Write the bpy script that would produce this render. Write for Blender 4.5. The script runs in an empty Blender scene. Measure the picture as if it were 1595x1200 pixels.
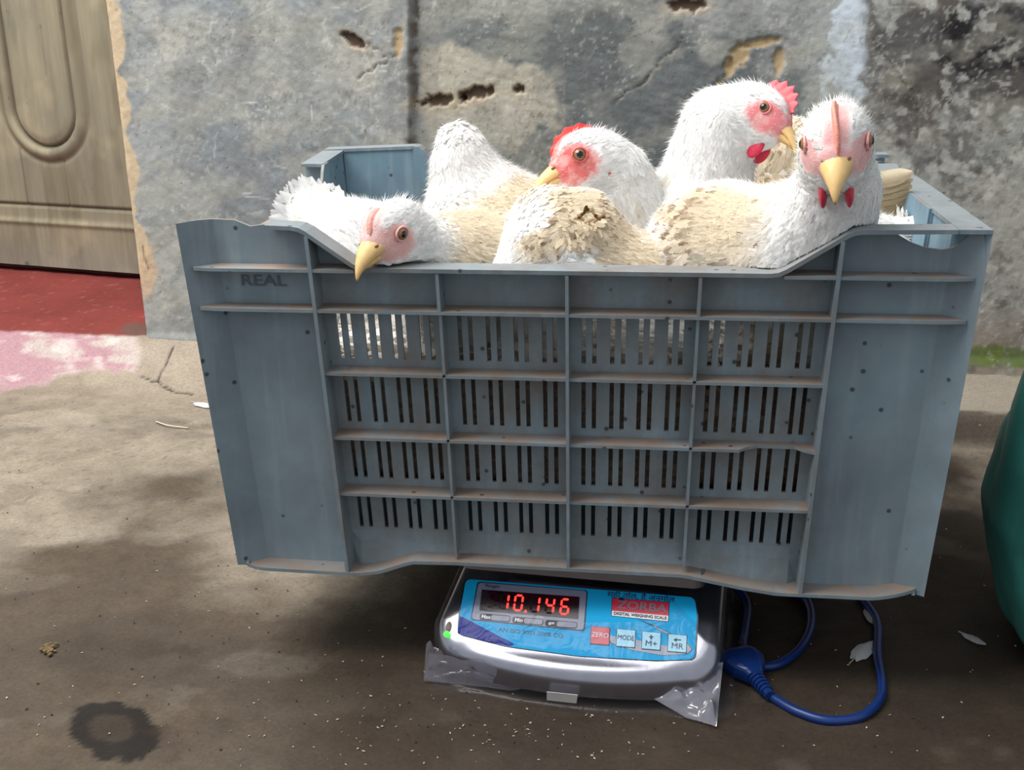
import bpy, math
import numpy as np
from mathutils import Vector, Matrix

# ------------------------------------------------------------------ camera
sc = bpy.context.scene
COL = sc.collection
FOC = 1802.757547
CAM = np.array([0.069854, -0.845824, 0.164335])
PITCH, YAW, ROLL = 0.326226, 0.132222, -0.016752
def cam_axes():
    cp, sp, cy, sy, cr, sr = math.cos(PITCH), math.sin(PITCH), math.cos(YAW), math.sin(YAW), math.cos(ROLL), math.sin(ROLL)
    fw = np.array([-sy*cp, cy*cp, -sp]); rt = np.array([cy, sy, 0.0]); up = np.cross(rt, fw)
    return rt*cr+up*sr, -rt*sr+up*cr, fw
RT, UP, FW = cam_axes()
cd = bpy.data.cameras.new('camera'); cam = bpy.data.objects.new('camera', cd); COL.objects.link(cam)
m = Matrix(((RT[0], UP[0], -FW[0], CAM[0]), (RT[1], UP[1], -FW[1], CAM[1]), (RT[2], UP[2], -FW[2], CAM[2]), (0, 0, 0, 1)))
cam.matrix_world = m
cd.sensor_width = 36.0; cd.lens = 36.0*FOC/1595.0; cd.clip_start = 0.02
cd.dof.use_dof = False
sc.camera = cam

# ------------------------------------------------------------------ light, exposure
sc.view_settings.view_transform = 'Standard'; sc.view_settings.look = 'None'
sc.view_settings.gamma = 1.0; sc.view_settings.use_curve_mapping = False
sc.view_settings.exposure = 0.30
w = bpy.data.worlds.new('world'); sc.world = w; w.use_nodes = True
wb = w.node_tree.nodes['Background']; wb.inputs[0].default_value = (0.88, 0.94, 1.0, 1); wb.inputs[1].default_value = 0.50
def area(name, loc, target, size, power, color=(1, 1, 1), sy=None):
    l = bpy.data.lights.new(name, 'AREA'); l.shape = 'RECTANGLE'; l.size = size; l.size_y = sy or size; l.energy = power; l.color = color
    o = bpy.data.objects.new(name, l); COL.objects.link(o); o.location = loc
    o.rotation_euler = (Vector(target)-Vector(loc)).to_track_quat('-Z', 'Y').to_euler(); return o
area('skylight', (-0.95, 0.05, 1.75), (0.0, 0.35, -0.2), 1.6, 66, (1.0, 0.985, 0.96))

# ------------------------------------------------------------------ helpers
FL = -0.392                       # floor height in the working frame (crate rim = 0); everything is lifted at the end
rng = np.random.default_rng(7)
def lin(r, g, b):
    c = np.array([r, g, b], float)/255.0
    return np.where(c <= 0.04045, c/12.92, ((c+0.055)/1.055)**2.4)
def ray(px, py): return FW + RT*(px-797.5)/FOC - UP*(py-600)/FOC
def at(px, py, y):                # point on the plane Y=y seen at that pixel
    d = ray(px, py); return CAM + d*(y-CAM[1])/d[1]
def onz(px, py, z):
    d = ray(px, py); return CAM + d*(z-CAM[2])/d[2]
def onplane(px, py, p0, n):
    d = ray(px, py); return CAM + d*(np.dot(p0-CAM, n)/np.dot(d, n))
def chart(P):                     # reference chart coordinates used to look marks up on walls and floor
    d = P - CAM; w_ = np.maximum(d@FW, 0.05)
    return 797.5+FOC*(d@RT)/w_, 600-FOC*(d@UP)/w_
def sstep(a, b, x):
    t = np.clip((x-a)/(b-a), 0, 1); return t*t*(3-2*t)
def unit(v):
    v = np.asarray(v, float); return v/np.maximum(np.linalg.norm(v, axis=-1, keepdims=True), 1e-9)
def _h(ix, iy, iz, s):
    n = (ix*374761393 + iy*668265263 + iz*2147483647 + s*1274126177) & 0xffffffff
    n = ((n ^ (n >> 13))*1274126177) & 0xffffffff
    n = ((n ^ (n >> 16))*2246822519) & 0xffffffff
    return ((n ^ (n >> 15)) & 0xffff)/65535.0
def vn(x, y, z=0.0, s=0):
    x, y, z = np.broadcast_arrays(np.asarray(x, float), np.asarray(y, float), np.asarray(z, float))
    ix, iy, iz = np.floor(x).astype(np.int64), np.floor(y).astype(np.int64), np.floor(z).astype(np.int64)
    fx, fy, fz = x-ix, y-iy, z-iz
    fx, fy, fz = fx*fx*(3-2*fx), fy*fy*(3-2*fy), fz*fz*(3-2*fz)
    r = 0
    for a in (0, 1):
        for b in (0, 1):
            for c in (0, 1):
                r = r + _h(ix+a, iy+b, iz+c, s)*(fx if a else 1-fx)*(fy if b else 1-fy)*(fz if c else 1-fz)
    return r
def fbm(x, y, z=0.0, s=0, o=4):
    r = 0; a = 0.5; t = 0
    for i in range(o):
        r = r + a*vn(np.asarray(x)*2**i, np.asarray(y)*2**i, np.asarray(z)*2**i, s+i*17); t += a; a *= 0.5
    return r/t

def mesh(name, V, F, mats, parent=None, col=None, smooth=False, loc=None, fmat=None):
    V = np.asarray(V, float)
    off = np.array(parent_world(parent)) if parent is not None else (np.array(loc) if loc is not None else np.zeros(3))
    me = bpy.data.meshes.new(name)
    if isinstance(F, np.ndarray):
        nf, k = F.shape
        me.vertices.add(len(V)); me.vertices.foreach_set('co', (V-off).astype(np.float32).ravel())
        me.loops.add(nf*k); me.loops.foreach_set('vertex_index', F.astype(np.int32).ravel())
        me.polygons.add(nf); me.polygons.foreach_set('loop_start', np.arange(0, nf*k, k, dtype=np.int32))
        me.polygons.foreach_set('loop_total', np.full(nf, k, np.int32))
        me.update(calc_edges=True)
    else:
        me.from_pydata((V-off).tolist(), [], F); me.update()
    if col is not None:
        ca = me.color_attributes.new('Col', 'FLOAT_COLOR', 'POINT')
        c4 = np.ones((len(V), 4), np.float32); c4[:, :3] = col; ca.data.foreach_set('color', c4.ravel())
    for mt in (mats if isinstance(mats, (list, tuple)) else [mats]): me.materials.append(mt)
    if fmat is not None: me.polygons.foreach_set('material_index', np.asarray(fmat, np.int32))
    if smooth: me.polygons.foreach_set('use_smooth', np.ones(len(me.polygons), bool))
    o = bpy.data.objects.new(name, me); COL.objects.link(o)
    if parent is not None: o.parent = parent
    elif loc is not None: o.location = loc
    return o
def parent_world(p):
    v = Vector((0, 0, 0))
    while p is not None: v = v + p.location; p = p.parent
    return v
def tag(o, label=None, cat=None, group=None, kind=None):
    if label: o['label'] = label
    if cat: o['category'] = cat
    if group: o['group'] = group
    if kind: o['kind'] = kind
    return o
def empty(name, loc, label, cat, group=None):
    o = bpy.data.objects.new(name, None); COL.objects.link(o); o.location = loc; o.empty_display_size = 0.05
    return tag(o, label, cat, group)
class MB:
    def __init__(s): s.v = []; s.f = []
    def add(s, V, F):
        n = len(s.v); s.v += [tuple(p) for p in V]; s.f += [[i+n for i in f] for f in F]; return s
    def hexa(s, p):               # 8 corners: bottom 4 (ccw), top 4
        return s.add(p, [[0, 3, 2, 1], [4, 5, 6, 7], [0, 1, 5, 4], [1, 2, 6, 5], [2, 3, 7, 6], [3, 0, 4, 7]])
    def tube(s, pts, r, n=10, cap=True):
        pts = np.asarray(pts, float); rr = np.broadcast_to(np.asarray(r, float), (len(pts),))
        tg = unit(np.gradient(pts, axis=0)); ref = np.array([0.03, 0.05, 1.0]); V = []
        for p, t, q in zip(pts, tg, rr):
            if abs(np.dot(t, unit(ref))) > 0.98: ref = np.array([1.0, 0.1, 0])
            a = unit(np.cross(ref, t)); b = np.cross(t, a)
            for k in range(n):
                th = 2*math.pi*k/n; V.append(p+q*(a*math.cos(th)+b*math.sin(th)))
        F = [[i*n+k, i*n+(k+1) % n, (i+1)*n+(k+1) % n, (i+1)*n+k] for i in range(len(pts)-1) for k in range(n)]
        if cap: F += [list(range(n))[::-1], [(len(pts)-1)*n+k for k in range(n)]]
        return s.add(V, F)
    def ellipsoid(s, c, ax, n=16, m_=10):   # ax: 3 rows of axis vectors (scaled)
        V = [np.array(c)+ax[2]]; F = []
        for i in range(1, m_):
            ph = math.pi*i/m_
            for k in range(n):
                th = 2*math.pi*k/n
                V.append(c+ax[0]*math.sin(ph)*math.cos(th)+ax[1]*math.sin(ph)*math.sin(th)+ax[2]*math.cos(ph))
        V.append(np.array(c)-ax[2]); L = len(V)-1
        for k in range(n):
            F.append([0, 1+k, 1+(k+1) % n]); F.append([L, L-n+(k+1) % n, L-n+k])
        for i in range(m_-2):
            for k in range(n):
                a = 1+i*n; F.append([a+k, a+n+k, a+n+(k+1) % n, a+(k+1) % n])
        return s.add(V, F)
    def build(s, name, mat, parent=None, smooth=False, loc=None):
        return mesh(name, s.v, s.f, mat, parent, smooth=smooth, loc=loc)
def spline(pts, n=12):
    P = np.asarray(pts, float); out = []
    Q = np.vstack([2*P[0]-P[1], P, 2*P[-1]-P[-2]])
    for i in range(1, len(Q)-2):
        for t in np.linspace(0, 1, n, endpoint=False):
            a, b, c, d = Q[i-1], Q[i], Q[i+1], Q[i+2]
            out.append(0.5*((2*b)+(-a+c)*t+(2*a-5*b+4*c-d)*t*t+(-a+3*b-3*c+d)*t**3))
    out.append(P[-1]); return np.array(out)

# ------------------------------------------------------------------ materials
def nmat(name):
    mt = bpy.data.materials.new(name); mt.use_nodes = True
    nt = mt.node_tree; bs = nt.nodes['Principled BSDF']; return mt, nt, bs
def N(nt, t, **k):
    n = nt.nodes.new(t)
    for a, b in k.items():
        if a.startswith('i_'):
            key = a[2:]; key = int(key) if key.isdigit() else key.replace('_', ' ')
            n.inputs[key].default_value = b
        else: setattr(n, a, b)
    return n
def simple(name, rgb, rough=0.5, metal=0.0, spec=0.5, noise=0.0, nscale=40.0, bump=0.0, bscale=200.0, emit=0.0, alpha=None, coat=0.0):
    mt, nt, bs = nmat(name); c = lin(*rgb)
    bs.inputs['Base Color'].default_value = (*c, 1); bs.inputs['Roughness'].default_value = rough
    bs.inputs['Metallic'].default_value = metal; bs.inputs['Specular IOR Level'].default_value = spec
    bs.inputs['Coat Weight'].default_value = coat
    tc = N(nt, 'ShaderNodeTexCoord')
    if noise:
        nz = N(nt, 'ShaderNodeTexNoise', i_Scale=nscale, i_Detail=6.0); nt.links.new(tc.outputs['Object'], nz.inputs['Vector'])
        mr = N(nt, 'ShaderNodeMapRange', i_1=0.3, i_2=0.7, i_3=1-noise, i_4=1+noise); nt.links.new(nz.outputs['Fac'], mr.inputs[0])
        hv = N(nt, 'ShaderNodeHueSaturation', i_Color=(*c, 1)); nt.links.new(mr.outputs[0], hv.inputs['Value'])
        nt.links.new(hv.outputs[0], bs.inputs['Base Color'])
    if bump:
        nb = N(nt, 'ShaderNodeTexNoise', i_Scale=bscale, i_Detail=5.0); nt.links.new(tc.outputs['Object'], nb.inputs['Vector'])
        bp = N(nt, 'ShaderNodeBump', i_Strength=bump, i_Distance=0.001); nt.links.new(nb.outputs['Fac'], bp.inputs['Height'])
        nt.links.new(bp.outputs[0], bs.inputs['Normal'])
    if emit:
        bs.inputs['Emission Color'].default_value = (*c, 1); bs.inputs['Emission Strength'].default_value = emit
    return mt
def surface(name, rough=0.85, spec=0.3, fine=0.18, fscale=300.0, speck=0.0, sscale=120.0, bump=0.35, bscale=180.0, stretch=(1, 1, 1), rnoise=0.0):
    """vertex colour times fine grain, speckle and bump"""
    mt, nt, bs = nmat(name); bs.inputs['Roughness'].default_value = rough; bs.inputs['Specular IOR Level'].default_value = spec
    at_ = N(nt, 'ShaderNodeAttribute', attribute_name='Col'); tc = N(nt, 'ShaderNodeTexCoord')
    mp = N(nt, 'ShaderNodeMapping'); mp.inputs['Scale'].default_value = stretch; nt.links.new(tc.outputs['Object'], mp.inputs['Vector'])
    nz = N(nt, 'ShaderNodeTexNoise', i_Scale=fscale, i_Detail=8.0, i_Roughness=0.65); nt.links.new(mp.outputs[0], nz.inputs['Vector'])
    mr = N(nt, 'ShaderNodeMapRange', i_1=0.25, i_2=0.75, i_3=1-fine, i_4=1+fine); nt.links.new(nz.outputs['Fac'], mr.inputs[0])
    hv = N(nt, 'ShaderNodeHueSaturation'); nt.links.new(at_.outputs['Color'], hv.inputs['Color']); nt.links.new(mr.outputs[0], hv.inputs['Value'])
    out = hv.outputs[0]
    if speck:
        vo = N(nt, 'ShaderNodeTexNoise', i_Scale=sscale, i_Detail=2.0); nt.links.new(tc.outputs['Object'], vo.inputs['Vector'])
        m2 = N(nt, 'ShaderNodeMapRange', i_1=0.70, i_2=0.76, i_3=1.0, i_4=1.0-speck); nt.links.new(vo.outputs['Fac'], m2.inputs[0])
        h2 = N(nt, 'ShaderNodeHueSaturation'); nt.links.new(out, h2.inputs['Color']); nt.links.new(m2.outputs[0], h2.inputs['Value']); out = h2.outputs[0]
    nt.links.new(out, bs.inputs['Base Color'])
    if rnoise:
        m3 = N(nt, 'ShaderNodeMapRange', i_1=0.3, i_2=0.7, i_3=rough-rnoise, i_4=rough+rnoise); n3 = N(nt, 'ShaderNodeTexNoise', i_Scale=9.0, i_Detail=5.0)
        nt.links.new(tc.outputs['Object'], n3.inputs['Vector']); nt.links.new(n3.outputs['Fac'], m3.inputs[0]); nt.links.new(m3.outputs[0], bs.inputs['Roughness'])
    nb = N(nt, 'ShaderNodeTexNoise', i_Scale=bscale, i_Detail=8.0, i_Roughness=0.7); nt.links.new(mp.outputs[0], nb.inputs['Vector'])
    bp = N(nt, 'ShaderNodeBump', i_Strength=bump, i_Distance=0.002); nt.links.new(nb.outputs['Fac'], bp.inputs['Height']); nt.links.new(bp.outputs[0], bs.inputs['Normal'])
    return mt
def plastic(name, rgb, dust=(156, 133, 115), dustamt=0.9):
    mt, nt, bs = nmat(name); c = lin(*rgb); tc = N(nt, 'ShaderNodeTexCoord'); L = nt.links.new
    n1 = N(nt, 'ShaderNodeTexNoise', i_Scale=14.0, i_Detail=7.0, i_Roughness=0.6); L(tc.outputs['Object'], n1.inputs['Vector'])
    m1 = N(nt, 'ShaderNodeMapRange', i_1=0.3, i_2=0.7, i_3=0.80, i_4=1.16); L(n1.outputs['Fac'], m1.inputs[0])
    hv = N(nt, 'ShaderNodeHueSaturation', i_Color=(*c, 1)); L(m1.outputs[0], hv.inputs['Value'])
    # vertical drip streaks, pale
    mp = N(nt, 'ShaderNodeMapping'); mp.inputs['Scale'].default_value = (90, 90, 6); L(tc.outputs['Object'], mp.inputs['Vector'])
    n2 = N(nt, 'ShaderNodeTexNoise', i_Scale=1.0, i_Detail=5.0); L(mp.outputs[0], n2.inputs['Vector'])
    m2 = N(nt, 'ShaderNodeMapRange', i_1=0.52, i_2=0.75, i_3=0.0, i_4=0.28); L(n2.outputs['Fac'], m2.inputs[0])
    x1 = N(nt, 'ShaderNodeMix', data_type='RGBA'); x1.inputs[7].default_value = (*lin(176, 190, 196), 1); L(m2.outputs[0], x1.inputs[0]); L(hv.outputs[0], x1.inputs[6])
    # dust that settled on upward faces
    ge = N(nt, 'ShaderNodeNewGeometry'); sp = N(nt, 'ShaderNodeSeparateXYZ'); L(ge.outputs['True Normal'], sp.inputs[0])
    m3 = N(nt, 'ShaderNodeMapRange', i_1=0.25, i_2=0.8, i_3=0.0, i_4=dustamt); L(sp.outputs['Z'], m3.inputs[0])
    n3 = N(nt, 'ShaderNodeTexNoise', i_Scale=45.0, i_Detail=6.0); L(tc.outputs['Object'], n3.inputs['Vector'])
    m4 = N(nt, 'ShaderNodeMapRange', i_1=0.3, i_2=0.62, i_3=0.35, i_4=1.0); L(n3.outputs['Fac'], m4.inputs[0])
    mu = N(nt, 'ShaderNodeMath', operation='MULTIPLY'); L(m3.outputs[0], mu.inputs[0]); L(m4.outputs[0], mu.inputs[1])
    x2 = N(nt, 'ShaderNodeMix', data_type='RGBA'); x2.inputs[7].default_value = (*lin(*dust), 1); L(mu.outputs[0], x2.inputs[0]); L(x1.outputs[2], x2.inputs[6])
    # brown grime film in patches
    n5 = N(nt, 'ShaderNodeTexNoise', i_Scale=22.0, i_Detail=8.0, i_Roughness=0.7); L(tc.outputs['Object'], n5.inputs['Vector'])
    m5 = N(nt, 'ShaderNodeMapRange', i_1=0.36, i_2=0.74, i_3=0.0, i_4=0.8); L(n5.outputs['Fac'], m5.inputs[0])
    so = N(nt, 'ShaderNodeSeparateXYZ'); L(tc.outputs['Object'], so.inputs[0]); ab = N(nt, 'ShaderNodeMath', operation='ABSOLUTE'); L(so.outputs['X'], ab.inputs[0])
    mg = N(nt, 'ShaderNodeMapRange', i_1=0.19, i_2=0.205, i_3=1.0, i_4=0.25); L(ab.outputs[0], mg.inputs[0])
    ml = N(nt, 'ShaderNodeMath', operation='MULTIPLY'); L(m5.outputs[0], ml.inputs[0]); L(mg.outputs[0], ml.inputs[1])
    x3 = N(nt, 'ShaderNodeMix', data_type='RGBA'); x3.inputs[7].default_value = (*lin(122, 108, 96), 1); L(ml.outputs[0], x3.inputs[0]); L(x2.outputs[2], x3.inputs[6])
    # dark splashes
    vo = N(nt, 'ShaderNodeTexVoronoi', i_Scale=62.0, i_Randomness=1.0); L(tc.outputs['Object'], vo.inputs['Vector'])
    m6 = N(nt, 'ShaderNodeMapRange', i_1=0.085, i_2=0.15, i_3=0.8, i_4=0.0); L(vo.outputs['Distance'], m6.inputs[0])
    sc_ = N(nt, 'ShaderNodeSeparateColor'); L(vo.outputs['Color'], sc_.inputs[0])
    gt = N(nt, 'ShaderNodeMath', operation='GREATER_THAN'); gt.inputs[1].default_value = 0.55; L(sc_.outputs[0], gt.inputs[0])
    m7 = N(nt, 'ShaderNodeMath', operation='MULTIPLY'); L(m6.outputs[0], m7.inputs[0]); L(gt.outputs[0], m7.inputs[1])
    x4 = N(nt, 'ShaderNodeMix', data_type='RGBA'); x4.inputs[7].default_value = (*lin(45, 42, 42), 1); L(m7.outputs[0], x4.inputs[0]); L(x3.outputs[2], x4.inputs[6])
    L(x4.outputs[2], bs.inputs['Base Color'])
    bs.inputs['Roughness'].default_value = 0.62; bs.inputs['Specular IOR Level'].default_value = 0.35
    nb = N(nt, 'ShaderNodeTexNoise', i_Scale=90.0, i_Detail=6.0); L(tc.outputs['Object'], nb.inputs['Vector'])
    bp = N(nt, 'ShaderNodeBump', i_Strength=0.25, i_Distance=0.001); L(nb.outputs['Fac'], bp.inputs['Height']); L(bp.outputs[0], bs.inputs['Normal'])
    return mt
M = {}
M['plaster'] = surface('wall_plaster', fine=0.16, fscale=70, speck=0.45, sscale=150, bump=0.5, bscale=120)
M['floor'] = surface('cement_floor', rough=0.75, spec=0.35, fine=0.26, fscale=260, speck=0.25, sscale=170, bump=0.45, bscale=110, rnoise=0.15)
M['door'] = surface('weathered_wood', rough=0.8, fine=0.14, fscale=60, speck=0.2, sscale=90, bump=0.35, bscale=60, stretch=(1, 1, 0.12))
M['dark'] = simple('gap_blocker_dark', (30, 24, 20), rough=0.9)
M['crate'] = plastic('grey_blue_plastic', (132, 149, 158))
M['crate_in'] = plastic('blue_plastic_inside', (116, 147, 164), dustamt=0.3)
M['rim'] = plastic('rim_plastic', (124, 140, 148), dust=(146, 148, 148), dustamt=0.7)
M['mark'] = simple('moulded_lettering', (88, 96, 102), rough=0.6)
def feather_mat(name, sub=0.0, rough=0.9):
    mt, nt, bs = nmat(name); at_ = N(nt, 'ShaderNodeAttribute', attribute_name='Col'); L = nt.links.new
    nz = N(nt, 'ShaderNodeTexNoise', i_Scale=420.0, i_Detail=4.0); tc = N(nt, 'ShaderNodeTexCoord'); L(tc.outputs['Object'], nz.inputs['Vector'])
    mr = N(nt, 'ShaderNodeMapRange', i_1=0.3, i_2=0.7, i_3=0.95, i_4=1.05); L(nz.outputs['Fac'], mr.inputs[0])
    hv = N(nt, 'ShaderNodeHueSaturation'); L(at_.outputs['Color'], hv.inputs['Color']); L(mr.outputs[0], hv.inputs['Value'])
    L(hv.outputs[0], bs.inputs['Base Color']); bs.inputs['Roughness'].default_value = rough; bs.inputs['Specular IOR Level'].default_value = 0.15
    tr = N(nt, 'ShaderNodeBsdfTranslucent'); L(hv.outputs[0], tr.inputs['Color'])
    mx = N(nt, 'ShaderNodeMixShader', i_0=0.26); L(bs.outputs[0], mx.inputs[1]); L(tr.outputs[0], mx.inputs[2])
    L(mx.outputs[0], nt.nodes['Material Output'].inputs['Surface'])
    return mt
M['feather'] = feather_mat('feather')
def skin_mat(name):
    mt, nt, bs = nmat(name); at_ = N(nt, 'ShaderNodeAttribute', attribute_name='Col'); L = nt.links.new
    tc = N(nt, 'ShaderNodeTexCoord'); nz = N(nt, 'ShaderNodeTexNoise', i_Scale=900.0, i_Detail=4.0); L(tc.outputs['Object'], nz.inputs['Vector'])
    mr = N(nt, 'ShaderNodeMapRange', i_1=0.3, i_2=0.7, i_3=0.9, i_4=1.1); L(nz.outputs['Fac'], mr.inputs[0])
    hv = N(nt, 'ShaderNodeHueSaturation'); L(at_.outputs['Color'], hv.inputs['Color']); L(mr.outputs[0], hv.inputs['Value']); L(hv.outputs[0], bs.inputs['Base Color'])
    bs.inputs['Roughness'].default_value = 0.6; bs.inputs['Subsurface Weight'].default_value = 0.15; bs.inputs['Subsurface Radius'].default_value = (0.004, 0.002, 0.001); bs.inputs['Subsurface Scale'].default_value = 1.0
    bp = N(nt, 'ShaderNodeBump', i_Strength=0.5, i_Distance=0.0006); L(nz.outputs['Fac'], bp.inputs['Height']); L(bp.outputs[0], bs.inputs['Normal'])
    return mt
M['body'] = skin_mat('chicken_skin_and_down')
def fleshy(n, rgb): 
    mt = simple(n, rgb, rough=0.55, noise=0.12, nscale=300, bump=0.6, bscale=700); b = mt.node_tree.nodes['Principled BSDF']
    b.inputs['Subsurface Weight'].default_value = 0.25; b.inputs['Subsurface Radius'].default_value = (0.004, 0.0015, 0.001); b.inputs['Subsurface Scale'].default_value = 1.0
    return mt
M['beak'] = simple('beak_horn', (236, 196, 132), rough=0.45, noise=0.08, nscale=150, bump=0.1)
M['nostril'] = simple('nostril', (120, 85, 55), rough=0.8)
M['iris'] = simple('eye_iris', (150, 105, 70), rough=0.08, spec=0.6)
M['pupil'] = simple('eye_pupil', (12, 10, 10), rough=0.05, spec=0.7)
M['steel'] = simple('stainless_steel', (176, 176, 184), rough=0.27, metal=1.0, noise=0.06, nscale=60, bump=0.08, bscale=90)
M['chrome_dark'] = simple('black_trim', (22, 22, 26), rough=0.25)
M['cyan'] = simple('panel_cyan', (20, 170, 226), rough=0.5, spec=0.12)
M['navy'] = simple('panel_navy', (28, 40, 140), rough=0.5, spec=0.12)
M['pgrey'] = simple('panel_grey', (128, 132, 152), rough=0.35)
M['pgrey2'] = simple('panel_light_grey', (158, 160, 174), rough=0.35)
M['window'] = simple('display_window', (30, 8, 16), rough=0.25, spec=0.3)
M['led'] = simple('led_red', (255, 40, 34), emit=3.2)
M['led_off'] = simple('led_unlit', (44, 12, 20), rough=0.6, spec=0.1)
M['ink'] = simple('ink_blue_black', (20, 52, 84), rough=0.5)
M['black'] = simple('ink_black', (20, 20, 24), rough=0.5)
M['white'] = simple('print_white', (232, 234, 238), rough=0.4)
M['red'] = simple('panel_red', (206, 40, 66), rough=0.35)
M['redgrey'] = simple('faded_letter_grey', (140, 108, 122), rough=0.5)
M['btn'] = simple('button_pale_cyan', (160, 218, 238), rough=0.35)
M['green_led'] = simple('led_green', (60, 255, 50), emit=2.0)
M['brown'] = simple('brown_dirt', (96, 58, 30), rough=0.7, noise=0.3, nscale=200)
M['cord'] = simple('blue_rubber', (16, 48, 110), rough=0.35, noise=0.1)
M['pin'] = simple('plug_pin_metal', (170, 165, 150), rough=0.3, metal=1.0)
M['paper'] = simple('paper_tag', (214, 210, 206), rough=0.8, noise=0.08)
M['flake'] = simple('pale_chaff', (196, 184, 162), rough=0.8, noise=0.2, nscale=30)
M['grit'] = simple('dark_grit', (62, 50, 40), rough=0.9)
M['crumb'] = simple('dry_dropping', (112, 94, 62), rough=0.9, noise=0.3, nscale=150, bump=0.6)
M['sack'] = simple('green_tarpaulin', (58, 128, 118), rough=0.42, noise=0.16, nscale=14, bump=0.25, bscale=60)
def film():
    mt, nt, bs = nmat('clear_plastic_film'); L = nt.links.new
    nt.nodes.remove(bs); tr = N(nt, 'ShaderNodeBsdfTransparent', i_Color=(0.93, 0.93, 0.95, 1)); gl = N(nt, 'ShaderNodeBsdfGlossy', i_Roughness=0.2)
    df = N(nt, 'ShaderNodeBsdfDiffuse', i_Color=(0.62, 0.62, 0.72, 1))
    tc = N(nt, 'ShaderNodeTexCoord'); nz = N(nt, 'ShaderNodeTexNoise', i_Scale=38.0, i_Detail=3.0, i_Distortion=1.2); L(tc.outputs['Object'], nz.inputs['Vector'])
    bp = N(nt, 'ShaderNodeBump', i_Strength=0.7, i_Distance=0.003); L(nz.outputs['Fac'], bp.inputs['Height']); L(bp.outputs[0], gl.inputs['Normal'])
    lw = N(nt, 'ShaderNodeLayerWeight', i_Blend=0.35); L(bp.outputs[0], lw.inputs['Normal'])
    mr = N(nt, 'ShaderNodeMapRange', i_1=0.0, i_2=1.0, i_3=0.008, i_4=0.08); L(lw.outputs['Facing'], mr.inputs[0])
    mx = N(nt, 'ShaderNodeMixShader'); L(mr.outputs[0], mx.inputs[0]); L(tr.outputs[0], mx.inputs[1]); L(gl.outputs[0], mx.inputs[2])
    m2 = N(nt, 'ShaderNodeMixShader', i_0=0.02); L(mx.outputs[0], m2.inputs[1]); L(df.outputs[0], m2.inputs[2])
    L(m2.outputs[0], nt.nodes['Material Output'].inputs['Surface']); return mt
M['film'] = film()
def film2():
    mt, nt, bs = nmat('creased_plastic_film'); L = nt.links.new
    nt.nodes.remove(bs); tr = N(nt, 'ShaderNodeBsdfTransparent', i_Color=(0.9, 0.9, 0.94, 1)); gl = N(nt, 'ShaderNodeBsdfGlossy', i_Roughness=0.16); df = N(nt, 'ShaderNodeBsdfDiffuse', i_Color=(0.60, 0.58, 0.68, 1))
    m1 = N(nt, 'ShaderNodeMixShader', i_0=0.30); L(tr.outputs[0], m1.inputs[1]); L(df.outputs[0], m1.inputs[2])
    lw = N(nt, 'ShaderNodeLayerWeight', i_Blend=0.45); mr = N(nt, 'ShaderNodeMapRange', i_1=0.0, i_2=1.0, i_3=0.08, i_4=0.6); L(lw.outputs['Facing'], mr.inputs[0])
    m2 = N(nt, 'ShaderNodeMixShader'); L(mr.outputs[0], m2.inputs[0]); L(m1.outputs[0], m2.inputs[1]); L(gl.outputs[0], m2.inputs[2]); L(m2.outputs[0], nt.nodes['Material Output'].inputs['Surface']); return mt
M['film2'] = film2()

# ------------------------------------------------------------------ painted-mark helpers (marks with their own place on a surface)
def blob(u, v, cx, cy, rx, ry, rot=0.0, soft=0.3, amp=0.5, sc_=30.0, seed=1):
    a = math.radians(rot); x = u-cx; y = v-cy
    xr = x*math.cos(a)+y*math.sin(a); yr = -x*math.sin(a)+y*math.cos(a)
    d = np.sqrt((xr/rx)**2+(yr/ry)**2) + (fbm(u/sc_, v/sc_, 0, seed)-0.5)*2*amp
    return 1-sstep(1-soft, 1+soft, d)
def polyd(u, v, pts):
    d = np.full(np.shape(u), 1e9)
    for (x0, y0), (x1, y1) in zip(pts[:-1], pts[1:]):
        dx, dy = x1-x0, y1-y0; t = np.clip(((u-x0)*dx+(v-y0)*dy)/(dx*dx+dy*dy), 0, 1)
        d = np.minimum(d, np.hypot(u-x0-t*dx, v-y0-t*dy))
    return d
def mixc(C, k, rgb):
    return C*(1-k[:, None]) + lin(*rgb)*k[:, None]
def gridmesh(name, P, col, mat, **k):
    n, m_ = P.shape[:2]; idx = np.arange(n*m_).reshape(n, m_)
    F = np.stack([idx[:-1, :-1], idx[1:, :-1], idx[1:, 1:], idx[:-1, 1:]], -1).reshape(-1, 4)
    return mesh(name, P.reshape(-1, 3), F, mat, col=col, smooth=True, **k)

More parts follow.
